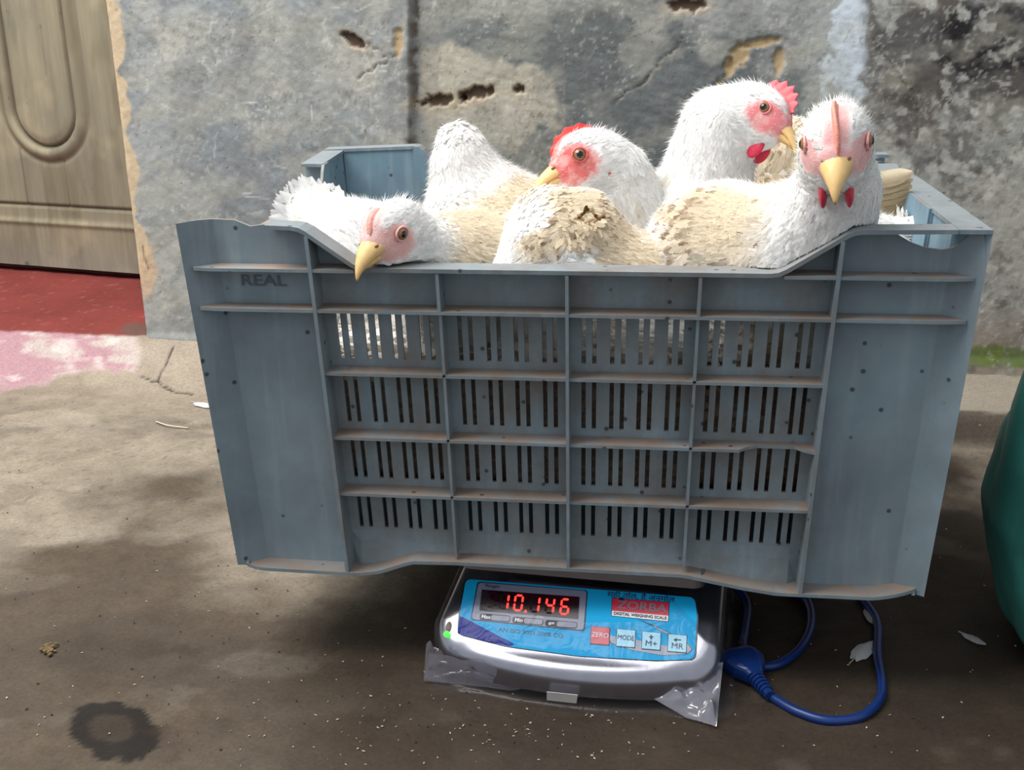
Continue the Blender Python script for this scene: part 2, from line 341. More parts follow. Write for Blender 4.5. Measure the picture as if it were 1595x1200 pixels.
# ------------------------------------------------------------------ wall
WL = np.array([-0.722, 0.815]); WR = np.array([0.534, 0.759]); wd = unit(WR-WL); wn = np.array([wd[1], -wd[0]])   # towards the room
LEDGE = -0.335
def build_wall():
    X = np.concatenate([np.arange(0, 1.55, 0.0025), np.linspace(1.56, 2.6, 20)]); Z = np.concatenate([np.arange(LEDGE-0.03, 0.20, 0.0025), np.linspace(0.22, 1.5, 30)])
    XX, ZZ = np.meshgrid(X, Z, indexing='ij'); x = XX.ravel(); z = ZZ.ravel()
    B = np.stack([WL[0]+wd[0]*x, WL[1]+wd[1]*x, z], -1); u, v = chart(B)
    C = np.tile(lin(152, 154, 153), (len(x), 1))
    f1 = fbm(u/140, v/140, 0, 3); f2 = fbm(u/35, v/35, 0, 5, 5); f3 = fbm(u/9, v/9, 0, 8, 3)
    C *= (0.74+0.52*f1)[:, None]*(0.80+0.4*f2)[:, None]*(0.90+0.2*f3)[:, None]
    left = 1-sstep(640, 648, u)
    C = mixc(C, left*0.45*sstep(0.35, 0.7, fbm(u/90, v/60, 1, 9)), (136, 144, 150))
    # trowel sweeps on the left bay
    sw = fbm((u*0.75+v*0.6)/60, (u*0.6-v*0.75)/7, 0, 21, 4); C *= (1+left*(sw-0.5)*0.42)[:, None]
    sw2 = fbm(u/6, v/130, 0, 25, 3); C *= (1+left*sstep(540, 590, u)*(sw2-0.5)*0.5)[:, None]
    C = mixc(C, left*blob(u, v, 265, 330, 55, 260, -4, 0.5, 0.5, 50, 31)*0.55, (182, 182, 178))
    C = mixc(C, left*blob(u, v, 300, 110, 60, 70, 0, 0.5, 0.6, 40, 32)*0.5, (186, 184, 174))
    C = mixc(C, left*blob(u, v, 470, 110, 110, 90, 0, 0.6, 0.8, 30, 33)*0.45, (184, 182, 172))
    C = mixc(C, left*blob(u, v, 350, 230, 130, 150, 0, 0.6, 0.4, 60, 34)*0.35, (128, 134, 140))
    C = mixc(C, left*sstep(560, 585, u)*0.35, (164, 162, 154))
    C = mixc(C, blob(u, v, 606, 300, 34, 90, 0, 0.4, 0.5, 30, 35)*0.35, (128, 128, 124))
    # scratches in pale lime
    r2 = np.random.default_rng(5)
    for i in range(46):
        cx, cy = r2.uniform(230, 640), r2.uniform(10, 420); a = r2.uniform(-0.5, 0.5)+(1.2 if r2.random() < .4 else 0); L_ = r2.uniform(8, 40)
        k = 1-sstep(0.5, 2.0, polyd(u, v, [(cx, cy), (cx+L_*math.cos(a), cy+L_*math.sin(a))])); C = mixc(C, k*r2.uniform(.3, .75), (200, 202, 200))
    # right bay: dark brushed area with a pale tan patch
    rb = sstep(650, 656, u)*(1-sstep(1240, 1300, u))
    C = mixc(C, rb*0.25, (150, 146, 136))
    br = fbm((u+v*0.6)/45, (v-u*0.25)/6, 0, 41, 4)
    C = mixc(C, rb*blob(u, v, 1010, 170, 235, 150, 0, 0.13, 0.45, 55, 42)*0.85, (104, 109, 110)); C *= (1+rb*(br-0.5)*0.36)[:, None]
    C = mixc(C, rb*blob(u, v, 850, 55, 140, 42, -4, 0.15, 0.35, 40, 43)*0.75, (108, 113, 112))
    C = mixc(C, rb*blob(u, v, 745, 150, 125, 72, 12, 0.10, 0.35, 40, 44)*0.88, (180, 174, 160))
    C = mixc(C, rb*blob(u, v, 800, 240, 80, 40, 0, 0.3, 0.6, 20, 45)*0.5, (156, 154, 144))
    C = mixc(C, rb*blob(u, v, 790, 12, 150, 18, 0, 0.4, 0.6, 30, 46)*0.5, (158, 156, 146))
    # pale bluish run and lime
    C = mixc(C, blob(u, v, 1322, 90, 30, 140, 2, 0.15, 0.9, 20, 50)*0.9, (206, 214, 222))
    C = mixc(C, blob(u, v, 1285, 120, 40, 110, 0, 0.4, 0.9, 18, 51)*0.45, (176, 178, 174))
    # right end: light plaster with dark mould
    re = sstep(1330, 1370, u)
    C = mixc(C, re*0.6, (168, 166, 160))
    C = mixc(C, re*blob(u, v, 1470, 95, 160, 75, 8, 0.18, 1.0, 30, 52)*0.85, (84, 79, 76))
    C = mixc(C, re*blob(u, v, 1560, 60, 110, 62, 0, 0.25, 0.5, 30, 53)*0.9, (40, 38, 42))
    C = mixc(C, blob(u, v, 1400, 170, 50, 80, 60, 0.3, 1.0, 16, 54)*0.75, (96, 88, 82))
    C = mixc(C, blob(u, v, 1490, 245, 50, 30, 0, 0.3, 1.1, 14, 55)*0.6, (104, 98, 92))
    C = mixc(C, re*sstep(0.60, 0.68, fbm(u/14, v/14, 0, 56, 4))*0.55, (106, 98, 90))
    C = mixc(C, re*sstep(0.62, 0.7, fbm(u/22, v/22, 3, 57, 4))*0.6, (196, 194, 188))
    C = mixc(C, sstep(470, 540, v)*sstep(1500, 1530, u)*0.5, (150, 128, 112))
    C = mixc(C, sstep(528, 540, v)*sstep(1480, 1510, u)*blob(u, v, 1570, 556, 140, 16, 1, 0.3, 0.4, 20, 58), (98, 122, 44))
    C = mixc(C, sstep(250, 480, v)*sstep(655, 900, u)*0.25, (140, 130, 118))
    sp_ = fbm(u/5.0, v/5.0, 0, 91, 3); C = mixc(C, sstep(0.63, 0.72, sp_)*0.35*sstep(0.35, 0.6, fbm(u/60, v/60, 2, 92)), (206, 204, 196))
    C = mixc(C, sstep(0.64, 0.72, fbm(u/4.5, v/6.0, 4, 93, 3))*0.35*sstep(0.4, 0.6, fbm(u/70, v/50, 6, 94)), (92, 88, 84))
    C = mixc(C, sstep(0.50, 0.64, fbm(u/60+v/200, v/42, 8, 95, 5))*0.32, (184, 180, 168))
    C = mixc(C, sstep(0.52, 0.66, fbm(u/48, v/60, 12, 96, 5))*0.26, (112, 114, 114))
    C = np.clip(C, 0, 1); gm = np.array([0.26]*3); C = gm*(C/gm)**1.18*0.93
    # peach flaky edge beside the doorway
    ex = x - 0.0
    wv = 0.018+0.016*(fbm(z*14, z*0, 0, 60)-0.5)*2+0.012*(vn(z*60, 0, 0, 61)-0.5)
    C = mixc(C, (1-sstep(wv-0.002, wv+0.002, ex))*0.95*(1-sstep(418, 440, v)), (206, 184, 152))
    C = mixc(C, blob(u, v, 236, 415, 13, 38, 0, 0.3, 0.5, 14, 62)*0.8, (208, 178, 146))
    C = mixc(C, 0.8*(1-sstep(0, 2, polyd(u, v, [(230, 380), (233, 400), (239, 415)]))), (96, 74, 58))
    # relief
    D = (f2-0.5)*0.0014 + (f1-0.5)*0.006 + (f3-0.5)*0.0012 + left*(sw-0.5)*0.0007 + (1-left)*(br-0.5)*0.0008
    D += left*0.016
    crackband = np.exp(-((u-(648-0.02*v+9*(fbm(v/18, 0, 0, 63)-0.5)))/(2.5+9*fbm(v/22, 4, 0, 66)*sstep(.3,.7,fbm(v/60,9,0,65))))**2)*sstep(0.36, 0.56, fbm(u/7, v/14, 0, 64)+0.12)
    crackband *= sstep(0.40, 0.56, fbm(v/16, u/12, 3, 67)+0.05); C = mixc(C, crackband*0.75, (98, 80, 62)); D -= crackband*0.003
    chips = [((682, 158), 32, 9, -3), ((741, 146), 25, 9, -12), ((556, 62), 20, 7, 33), ((806, 139), 9, 6, 0), ((1072, 8), 26, 9, 0), ((720, 152), 5, 4, 0)]
    for (cx, cy), rx, ry, ro in chips:
        k = blob(u, v, cx, cy, rx, ry, ro, 0.2, 0.85, 9, 70); C = mixc(C, blob(u, v, cx, cy+2, rx*1.5, ry*1.7, ro, 0.5, 0.4, 9, 71)*0.5, (178, 160, 134)); C = mixc(C, k*0.92, (74, 54, 40)); D -= k*0.007
    for (cx, cy), rx, ry, ro in [((1150, 88), 22, 14, -50), ((1185, 66), 30, 7, -8), ((1213, 95), 8, 22, 0), ((625, 66), 7, 22, 0), ((1120, 132), 8, 8, 0), ((1135, 105), 8, 18, 0)]:
        k = blob(u, v, cx, cy, rx, ry, ro, 0.22, 0.5, 8, 72); C = mixc(C, k*0.85, (190, 164, 124)); D -= k*0.004
    C = mixc(C, 0.45*(1-sstep(0, 1.8, polyd(u, v, [(980, 60), (1010, 48), (1020, 42)]))), (78, 74, 70))
    for P_ in ([(1360, 60), (1395, 110), (1425, 160), (1430, 210)], [(560, 120), (620, 90), (560, 60)], [(880, 300), (930, 250), (1000, 265)], [(960, 160), (1010, 120), (1060, 60)], [(1030, 300), (1060, 320), (1075, 335)]):
        k = 1-sstep(0, 2.4, polyd(u+8*(f2-.5)*2, v+8*(f3-.5)*2, P_)); C = mixc(C, k*0.6, (118, 104, 92)); D -= k*0.0025
    base = 1-sstep(LEDGE-0.002, LEDGE+0.012, z); D += base*0.004
    D = np.where((x < 0.004), D-0.004, D)
    B[:, 0] += wn[0]*D; B[:, 1] += wn[1]*D
    P = B.reshape(len(X), len(Z), 3)
    o = gridmesh('wall_back', P, np.clip(C, 0.004, 0.9), M['plaster']); tag(o, kind='structure')
build_wall()
# doorway reveal and the wall beyond the doorway
DL = np.array([-1.244, 1.28]); DR = np.array([-0.919, 1.205]); dd = unit(DR-DL); dn = np.array([dd[1], -dd[0]])
def slab(name, a, b, z0, z1, mat, rgb, thick=0.02, kind='structure'):
    a = np.array(a); b = np.array(b); t = unit(b-a); n = np.array([-t[1], t[0]])*thick
    c = [(*a, z0), (*b, z0), (*(b+n), z0), (*(a+n), z0)]; c += [(p[0], p[1], z1) for p in c]
    V = np.array(c); mb = MB(); mb.hexa(V)
    o = mesh(name, V, mb.f, mat, col=np.tile(lin(*rgb), (8, 1))); tag(o, kind=kind); return o
rv = WL + wd*0.0015 - wn*0.012
slab('wall_reveal', rv, rv+np.array([-0.15, 0.47]), LEDGE-0.02, 1.5, M['plaster'], (176, 160, 136), thick=-0.03)
wfar = WL - wd*1.0
slab('wall_left', wfar-wd*1.0, wfar, LEDGE-0.08, 1.5, M['plaster'], (152, 152, 148), thick=0.5)

# ------------------------------------------------------------------ floor (one surface: yard floor, mortar slope, ledge, red threshold)
def build_floor():
    xs = np.concatenate([np.linspace(-2.4, -1.36, 12), np.arange(-1.34, 0.95, 0.0035), np.linspace(0.97, 2.2, 14)])
    ys = np.concatenate([np.linspace(-1.6, -0.24, 14), np.arange(-0.22, 1.34, 0.0035), np.linspace(1.36, 1.6, 3)])
    XX, YY = np.meshgrid(xs, ys, indexing='ij'); x = XX.ravel(); y = YY.ravel()
    B = np.stack([x, y, np.full(x.shape, FL)], -1); u, v = chart(B)
    wally = WL[1]+(x-WL[0])*wd[1]/wd[0]
    s = wally - y                                       # distance in front of the wall
    wob = (fbm(x*9, y*9, 0, 11)-0.5)
    lr = sstep(-0.45, 0.15, x)
    zl = LEDGE-0.012*lr
    slope_l = 1-sstep(0.0+0.02*wob, 0.125+0.05*wob, s)
    slope_r = 1-sstep(0.155+0.02*wob, 0.185+0.03*wob, s)
    h = (slope_l*(1-lr)+slope_r*lr)*(zl-FL)
    f1 = fbm(x*4, y*4, 0, 1, 5); f2 = fbm(x*22, y*22, 0, 2, 5); f3 = fbm(x*90, y*90, 0, 4, 3)
    door = (s < 0.012) & (x < -0.70)
    B[:, 2] = FL + h + (f1-0.5)*0.010*(1-door) + (f2-0.5)*0.0035 + (f3-0.5)*0.0012
    u, v = chart(B)
    C = np.tile(lin(147, 135, 119), (len(x), 1))
    damp_shade = sstep(0.30, 0.74, 0.60+1.1*(f1-0.5)+0.30*(f2-0.5)+(-(y-0.20)*0.9)+(x+0.15)*0.42)
    C = mixc(C, damp_shade*0.90, (72, 60, 47))  # damp brown cement, with shade towards the front painted into it
    wet_shade = sstep(0.32, 0.66, 0.5+0.8*(f1-0.5)+0.25*(f2-0.5)+(x-0.10)*0.75-(y-0.25)*0.45)*(s > 0.16)
    C = mixc(C, wet_shade*0.9, (52, 41, 31))  # wet tone plus painted shade deepening to the lower right
    C *= (0.82+0.36*f2)[:, None]*(0.93+0.14*f3)[:, None]
    C = mixc(C, sstep(0.52, 0.76, fbm(x*16, y*26, 0, 6, 5))*0.32, (70, 60, 50)); C *= (1+0.35*(fbm(x*48, y*60, 3, 27, 4)-0.5))[:, None]
    C = mixc(C, sstep(0.60, 0.74, fbm(x*11, y*17, 5, 7, 5))*0.2*(1-damp_shade*0.6), (184, 174, 158))
    C = mixc(C, sstep(0.72, 0.80, fbm(x*170, y*170, 9, 13, 3))*0.35, (62, 52, 42))
    near = 1-sstep(0.05, 0.20, s)
    C = mixc(C, near*(1-lr)*0.45, (176, 160, 140)); C = mixc(C, slope_r*lr*0.75, (158, 148, 134))
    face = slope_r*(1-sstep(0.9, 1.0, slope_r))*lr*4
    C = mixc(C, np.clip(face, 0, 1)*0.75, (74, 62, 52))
    C = mixc(C, lr*blob(u, v, 1570, 570, 150, 14, 1, 0.3, 0.4, 20, 58)*0.9, (98, 122, 44))
    # faded pink lime wash in front of the threshold, red oxide threshold
    pk = (1-sstep(205, 222, u+18*(f2-0.5)*2))*sstep(500, 520, v)*(1-sstep(578, 604, v+0.10*(u-60)+26*(f2-0.5)*2))*(s > -0.02)
    C = mixc(C, pk*0.6, (206, 190, 186)); C = mixc(C, pk*sstep(0.38, 0.52, fbm(u/50, v/22, 0, 15)+0.25-u/900)*0.8, (172, 124, 136))
    C = mixc(C, pk*sstep(0.55, 0.75, fbm(u/22, v/14, 0, 16))*0.5, (220, 210, 204))
    rd = door*1.0*(1-sstep(0.0, 0.01, s+0.006*(f3-0.5)))
    C = mixc(C, rd*0.97, (128, 50, 46)); C *= (1+rd*(fbm(x*14, y*14, 0, 18, 5)-0.5)*0.5)[:, None]
    C = mixc(C, rd*sstep(0.70, 0.85, fbm(x*120, y*80, 0, 19, 3))*0.25, (196, 150, 140))
    C = mixc(C, rd*blob(u, v, 210, 514, 24, 10, 0, 0.4, 0.5, 10, 20)*0.7, (96, 84, 78))
    # crack in the mortar
    cr = np.minimum(polyd(u+6*(f2-.5), v+6*(f3-.5), [(268, 540), (262, 560), (255, 575), (247, 592), (238, 594), (222, 586)]), polyd(u+6*(f2-.5), v+6*(f3-.5), [(247, 592), (256, 604), (275, 610), (300, 614)]))
    k = 1-sstep(0.4, 2.2, cr); C = mixc(C, k*0.95, (46, 34, 26)); B[:, 2] -= k*0.003
    # wet ring
    ring = blob(u, v, 180, 1140, 66, 46, 8, 0.05, 0.28, 20, 22); inn = blob(u, v, 172, 1134, 34, 22, 5, 0.12, 0.25, 16, 23)
    C = mixc(C, ring*0.95, (24, 18, 14)); C = mixc(C, inn*0.5, (72, 60, 48))
    for cx, cy, rx, ry in ((245, 1010, 45, 12), (290, 1012, 25, 10), (640, 1160, 60, 22), (250, 1140, 24, 10)):
        C = mixc(C, blob(u, v, cx, cy, rx, ry, 0, 0.4, 0.8, 12, 24)*0.5, (56, 44, 34))
    P = B.reshape(len(xs), len(ys), 3)
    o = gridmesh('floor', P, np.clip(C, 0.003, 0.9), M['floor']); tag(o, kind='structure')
build_floor()

# ------------------------------------------------------------------ door
def build_door():
    dx = np.arange(-0.62, 0.42, 0.003); dz = np.concatenate([np.arange(-0.322, 0.22, 0.003), np.linspace(0.23, 1.45, 30)])
    XX, ZZ = np.meshgrid(dx, dz, indexing='ij'); x = XX.ravel(); z = ZZ.ravel()
    O = DL + dn*0.03
    B = np.stack([O[0]+dd[0]*x, O[1]+dd[1]*x, z], -1); u, v = chart(B)
    def loc(px, py):
        p = onplane(px, py, np.array([*O, 0]), np.array([*dn, 0])); return np.array([(p[:2]-O)@dd, p[2]])
    f1 = fbm(x*40, z*3, 0, 80, 5); f2 = fbm(x*160, z*8, 0, 81, 4); f3 = fbm(x*7, z*7, 0, 82, 4)
    C = np.tile(lin(148, 140, 118), (len(x), 1)); C *= (0.78+0.42*f1)[:, None]*(0.85+0.3*f2)[:, None]
    C = mixc(C, sstep(0.45, 0.7, f3)*0.5, (132, 128, 112)); C = mixc(C, sstep(0.55, 0.7, fbm(x*22, z*6, 2, 83))*0.4, (110, 100, 80))
    C = mixc(C, sstep(0.55, 0.75, fbm(x*12, z*12, 4, 84))*0.45, (178, 166, 138))
    D = (f1-0.5)*0.0012
    c0 = loc(68, 170); axis_top = c0+np.array([0, 1.3])
    def stad(r):
        zz = np.clip(z, c0[1], None); return np.hypot(x-c0[0], z-zz)-r
    ri = abs(loc(115, 170)[0]-c0[0]); ro = ri*1.42
    a = stad(ri); b = stad(ro)
    D += 0.006*np.exp(-((a-(ro-ri)*0.45)/0.010)**2)*1.0            # round moulding band
    D -= 0.007*np.exp(-(a/0.0032)**2); D -= 0.0035*np.exp(-(b/0.0045)**2)
    D += 0.004*(1-sstep(-0.02, 0, a))
    C = mixc(C, np.exp(-(a/0.0030)**2)*0.85, (58, 48, 34)); C = mixc(C, np.exp(-(b/0.004)**2)*0.4, (100, 90, 66))
    g = loc(100, 322)[1]; gx = loc(209, 300)[0]
    k = np.exp(-((z-g)/0.0022)**2)*(x < gx+0.002); D -= k*0.006; C = mixc(C, k*0.8, (64, 54, 40))
    k = np.exp(-((x-gx)/0.0022)**2)*(z > g); D -= k*0.005; C = mixc(C, k*0.6, (74, 62, 46))
    r_ = loc(100, 348)[1]; D += 0.003*np.exp(-((z-r_)/0.005)**2); D += 0.0015*(z < r_); C = mixc(C, 0.3*np.exp(-((z-r_+0.007)/0.003)**2), (90, 80, 60))
    for px, py0, py1 in ((93, 20, 215), (98, 250, 320), (30, 230, 318), (64, 40, 120)):
        p0 = loc(px, py0); p1 = loc(px+2, py1); kk = np.exp(-((x-p0[0]+0.002*(fbm(z*30, 0, 0, px)-.5))/0.0013)**2)*(z < p0[1])*(z > p1[1]); D -= kk*0.003; C = mixc(C, kk*0.55, (80, 68, 50))
    # nail hole near the foot
    h_ = loc(43, 411); k = 1-sstep(0.004, 0.006, np.hypot(x-h_[0], z-h_[1])); C = mixc(C, k*0.9, (30, 24, 20))
    C = mixc(C, (1-sstep(-0.322, -0.25, z+0.03*(f3-.5)))*0.4, (150, 148, 140))
    B[:, 0] += dn[0]*D; B[:, 1] += dn[1]*D
    n, m_ = len(dx), len(dz); P = B.reshape(n, m_, 3)
    dr = tag(bpy.data.objects.new('door_1', None), kind='structure'); COL.objects.link(dr); dr.location = (O[0], O[1], -0.322)
    o = gridmesh('door_leaf', P, np.clip(C, 0.004, .9), M['door'], parent=dr)
    bk = MB(); q = O-dn*0.03; A = q+dd*-0.62; Bq = q+dd*0.42
    c = [(*A, -0.322), (*Bq, -0.322), (*(Bq+dn*0.02), -0.322), (*(A+dn*0.02), -0.322)]; bk.hexa([*c, *[(p[0], p[1], 1.45) for p in c]]); bk.build('door_back', M['dark'], dr)
build_door()
q = DL-dn*0.10
slab('gap_blocker_1', q-dd*0.7, q+dd*0.6, LEDGE-0.05, LEDGE+0.25, M['dark'], (30, 24, 20), thick=0.02)  # unseen dark strip added behind the door to keep its foot gap black

# ------------------------------------------------------------------ crate
W2, D, H = 0.302, 0.431, 0.304
SX, TY = 0.0165, 0.0143
CY = D/2
def cmap(side, X, d, z):
    t = -z/H; a = W2-SX*t; b = CY-TY*t
    if side == 'front': return np.array([X*a/W2, CY-b+d, z])
    if side == 'back': return np.array([-X*a/W2, CY+b-d, z])
    if side == 'left': return np.array([-a+d, CY-X*b/CY, z])
    return np.array([a-d, CY+X*b/CY, z])
def interp(pl, x): return float(np.interp(x, [p[0] for p in pl], [p[1] for p in pl]))
crate = empty('poultry_crate', (0, CY, -0.30), 'grey-blue plastic crate of live chickens standing on the weighing scale', 'crate')
BAY = 0.0985
def solid_sheet(P, Q, S):
    """grid of solid/void cells with thickness: outer verts P, inner verts Q"""
    n, m_ = P.shape[:2]; V = np.concatenate([P.reshape(-1, 3), Q.reshape(-1, 3)]); K = n*m_; idx = np.arange(K).reshape(n, m_); F = []; inner = []
    for i in range(n-1):
        for j in range(m_-1):
            if not S[i, j]: continue
            a, b, c, d = idx[i, j], idx[i+1, j], idx[i+1, j+1], idx[i, j+1]
            F.append([a, b, c, d]); F.append([d+K, c+K, b+K, a+K]); inner.append(len(F)-1)
            if i == 0 or not S[i-1, j]: F.append([a, d, d+K, a+K])
            if i == n-2 or not S[i+1, j]: F.append([c, b, b+K, c+K])
            if j == 0 or not S[i, j-1]: F.append([b, a, a+K, b+K])
            if j == m_-2 or not S[i, j+1]: F.append([d, c, c+K, d+K])
    used = sorted({q for f in F for q in f}); mp = {q: i for i, q in enumerate(used)}
    fm_ = np.zeros(len(F), int); fm_[inner] = 1; return V[used], [[mp[q] for q in f] for f in F], fm_
ROWS = [(-0.071, -0.114), (-0.125, -0.170), (-0.181, -0.221), (-0.232, -0.268)]
LEDG = [-0.035, -0.0675, -0.1205, -0.1765, -0.2275]
def build_side(side, L, top, bot, bays, endw, mat, sheet_top=None, slots=True, lettering=False, rim_range=None):
    stp = sheet_top or top
    cb = L-endw; dend, dmid = 0.018, 0.0215
    slotx = []
    bw = 2*cb/bays
    for b in range(bays):
        x0 = -cb+b*bw
        for f in (0.158, 0.388, 0.612, 0.842):
            for q in (-0.0043, 0.0043): slotx.append((x0+f*bw+q-0.0018, x0+f*bw+q+0.0018))
    xb = {-L, -L+0.004, -L+0.022, L-0.022, L-0.004, L, -cb, cb, -cb-1e-4, cb+1e-4}
    for a, b in slotx: xb |= {round(a, 5), round(b, 5)}
    for p in list(top)+list(stp)+list(bot): xb.add(round(p[0], 5))
    xb = np.array(sorted(xb)); xb = xb[np.concatenate([[True], np.diff(xb) > 5e-5])]
    zmid = sorted({-0.036, -0.2705}|{z for r in ROWS for z in r})[::-1]
    rows = 3+len(zmid)
    P = np.zeros((len(xb), 0, 3)); zz = np.zeros((len(xb), rows+1))
    for i, X in enumerate(xb):
        zt = interp(stp, X); zb = interp(bot, X)
        zz[i] = [zt, min(zt, (zt-0.036)/2 if zt > -0.036 else -0.036)] + [min(z, zt) for z in zmid] + [-0.28, zb]
        zz[i] = np.minimum.accumulate(zz[i])
    def ds(X):
        e = L-abs(X)
        if e < 0.022: return 0.0005+dend*min(1, e/0.022)
        return dend if abs(X) > cb else dmid
    Pn = np.zeros((len(xb), rows+1, 3)); Qn = Pn.copy()
    for i, X in enumerate(xb):
        for j in range(rows+1):
            z = zz[i, j]; fl = 0.006*sstep(-0.272, -0.290, z) if abs(X) < cb else 0
            dv = ds(X)-fl; Pn[i, j] = cmap(side, X, dv, z); Qn[i, j] = cmap(side, X*(L-0.003)/L if abs(X) > L-0.01 else X, dv+0.003, z)
    S = np.ones((len(xb)-1, rows), bool)
    for i in range(len(xb)-1):
        xm = (xb[i]+xb[i+1])/2
        for j in range(rows):
            zm0 = zz[i:i+2, j].mean(); zm1 = zz[i:i+2, j+1].mean()
            if zm0-zm1 < 1e-4: S[i, j] = False; continue
            if slots and any(a-1e-5 <= xm <= b+1e-5 for a, b in slotx) and any(r[0]+1e-4 >= zm0 and r[1]-1e-4 <= zm1 for r in ROWS): S[i, j] = False
    V, F, fm_ = solid_sheet(Pn, Qn, S)
    pn = mesh('%s_panel' % side, V, F, [M['crate'], M['crate_in']], crate, fmat=fm_)
    rimm = M['crate']
    def bar(name, pts, th, d0, d1, lift=0.0, part=None):          # strip along polyline (X,z), from depth d0 (out) to d1 (in)
        pts = [np.array(p, float) for p in pts]; mb = MB(); Vv = []; n = len(pts)
        for i, p in enumerate(pts):
            tt = unit(pts[min(i+1, n-1)]-pts[max(i-1, 0)]); nn = np.array([-tt[1], tt[0]])
            dd0 = d0(p[0]) if callable(d0) else d0; dd1 = d1(p[0]) if callable(d1) else d1
            lo, hi = p-nn*th+nn*lift, p+nn*lift
            Vv += [cmap(side, lo[0], dd0, lo[1]), cmap(side, hi[0], dd0, hi[1]), cmap(side, hi[0], dd1, hi[1]), cmap(side, lo[0], dd1, lo[1])]
        Ff = [[0, 1, 2, 3], [4*n-1, 4*n-2, 4*n-3, 4*n-4]]
        for i in range(n-1):
            a = 4*i; Ff += [[a+k, a+4+k, a+4+(k+1) % 4, a+(k+1) % 4] for k in range(4)]
        return MB().add(Vv, Ff).build(name, M['rim'] if name == 'rim' else rimm, part or crate)
    # rim flange
    rp = [p for p in top if rim_range is None or rim_range[0] <= p[0] <= rim_range[1]]
    rp = rounded(rp)
    bar('rim', rp, 0.0032, -0.0005, 0.0225, lift=0.0006)
    # horizontal ledges
    def taper(d_out):
        def f(X):
            e = L-abs(X); return d_out + 0.004*(1-min(1, e/0.030))**2
        return f
    for n_, z in enumerate(LEDG):
        if n_ < 2:
            ends = [(-L+0.006, -cb), (cb, L-0.006)]
            for a, b in ends: bar('ledge', [(x, z) for x in np.linspace(a, b, 24)], 0.0026, taper(0.0), lambda X: max(ds(X)+0.0012, 0.0052))
            if n_ == 1: bar('ledge', [(-cb, z), (cb, z)], 0.0026, 0.0, dmid+0.001)
            else:
                zc = min(p[1] for p in top)
                for a, b in ((-cb, interp_x(top, -1, L)), (interp_x(top, 1, L), cb)):
                    if b-a > 0.01: bar('ledge', [(a, z), (b, z)], 0.0026, 0.0, dmid+0.001)
        else:
            def brk(X, n_=n_): 
                if side == 'front' and n_ == 3: return 0.002+0.011*float(sstep(0.140, 0.150, X)*(1-sstep(0.185, 0.196, X)))
                return 0.002
            for b in range(bays):
                x0 = -cb+b*bw
                bar('ledge', [(x, z) for x in np.linspace(x0+0.0012, x0+bw-0.0012, 14)], 0.0026, brk, dmid+0.001)
    bb = [(x, interp(bot, x)) for x in np.linspace(-L+0.002, L-0.002, 90)]
    bar('base_flange', [(x, z) for x, z in bb], -0.003, lambda X: -0.001+0.008*(1-min(1, (L-abs(X))/0.03))**2, lambda X: max(ds(X)+0.002, 0.0085) if abs(X) > cb-0.01 else dmid+0.003)
    # vertical ribs
    def vrib(X, z0, z1, th=0.0026, d0=0.0, d1=dmid+0.001):
        zs = np.linspace(z0, z1, 6); mb = MB(); Vv = []
        for z in zs: Vv += [cmap(side, X-th/2, d0, z), cmap(side, X+th/2, d0, z), cmap(side, X+th/2, d1, z), cmap(side, X-th/2, d1, z)]
        n = len(zs); Ff = [[3, 2, 1, 0], [4*n-4, 4*n-3, 4*n-2, 4*n-1]]
        for i in range(n-1):
            a = 4*i; Ff += [[a+k, a+(k+1) % 4, a+4+(k+1) % 4, a+4+k] for k in range(4)]
        return MB().add(Vv, Ff).build('rib', rimm, crate)
    for X in (-cb, cb): vrib(X, interp(top, X)-0.003, interp(bot, X)+0.001, 0.0030, -0.0006)
    for b in range(1, bays):
        X = -cb+b*bw; main = abs(X) < 0.01
        vrib(X, interp(top, X)-0.003, LEDG[1]) if not main else vrib(X, interp(top, X)-0.003, interp(bot, X)+0.002, d0=-0.0004)
        if not main:
            for a_, b_ in zip(LEDG[1:], LEDG[2:]+[-0.284]): vrib(X, a_-0.002, b_, 0.0024, 0.003)
    return pn
def interp_x(pl, s, L):          # where the cut-out starts (lower edge of the sloping rim)
    zc = min(p[1] for p in pl if abs(p[0]) < L*0.9); xs = [p[0] for p in pl if abs(p[1]-zc) < 1e-3]
    return max(xs)+0.004 if s > 0 else min(xs)-0.004
def rounded(pl):
    out = []
    pl = [np.array(p, float) for p in pl]
    for i, p in enumerate(pl):
        if i in (0, len(pl)-1): out.append(tuple(p)); continue
        a, b = unit(pl[i-1]-p), unit(pl[i+1]-p); r = min(0.006, 0.4*np.linalg.norm(pl[i-1]-p), 0.4*np.linalg.norm(pl[i+1]-p))
        if np.dot(a, b) < -0.995: out.append(tuple(p)); continue
        for t in (0, 0.5, 1): out.append(tuple((p+a*r)*(1-t)**2+p*2*t*(1-t)+(p+b*r)*t*t))
    return out
CB = 0.205
ftop = [(-0.302, -0.001), (-0.232, -0.001), (-0.205, -0.002), (-0.161, -0.034), (0.157, -0.034), (0.207, -0.001), (0.279, 0.0), (0.302, 0.0)]
fsheet = [(-0.302, 0.0), (-0.290, 0.001), (-0.262, 0.0), (-0.250, -0.005), (-0.236, -0.003), (-0.205, -0.002), (-0.161, -0.034), (0.157, -0.034), (0.207, -0.001), (0.236, -0.002), (0.243, -0.008), (0.252, -0.013), (0.262, -0.0165), (0.274, -0.018), (0.281, -0.0165), (0.285, -0.012), (0.289, -0.006), (0.292, 0.001), (0.296, 0.002), (0.299, -0.008), (0.302, -0.026)]
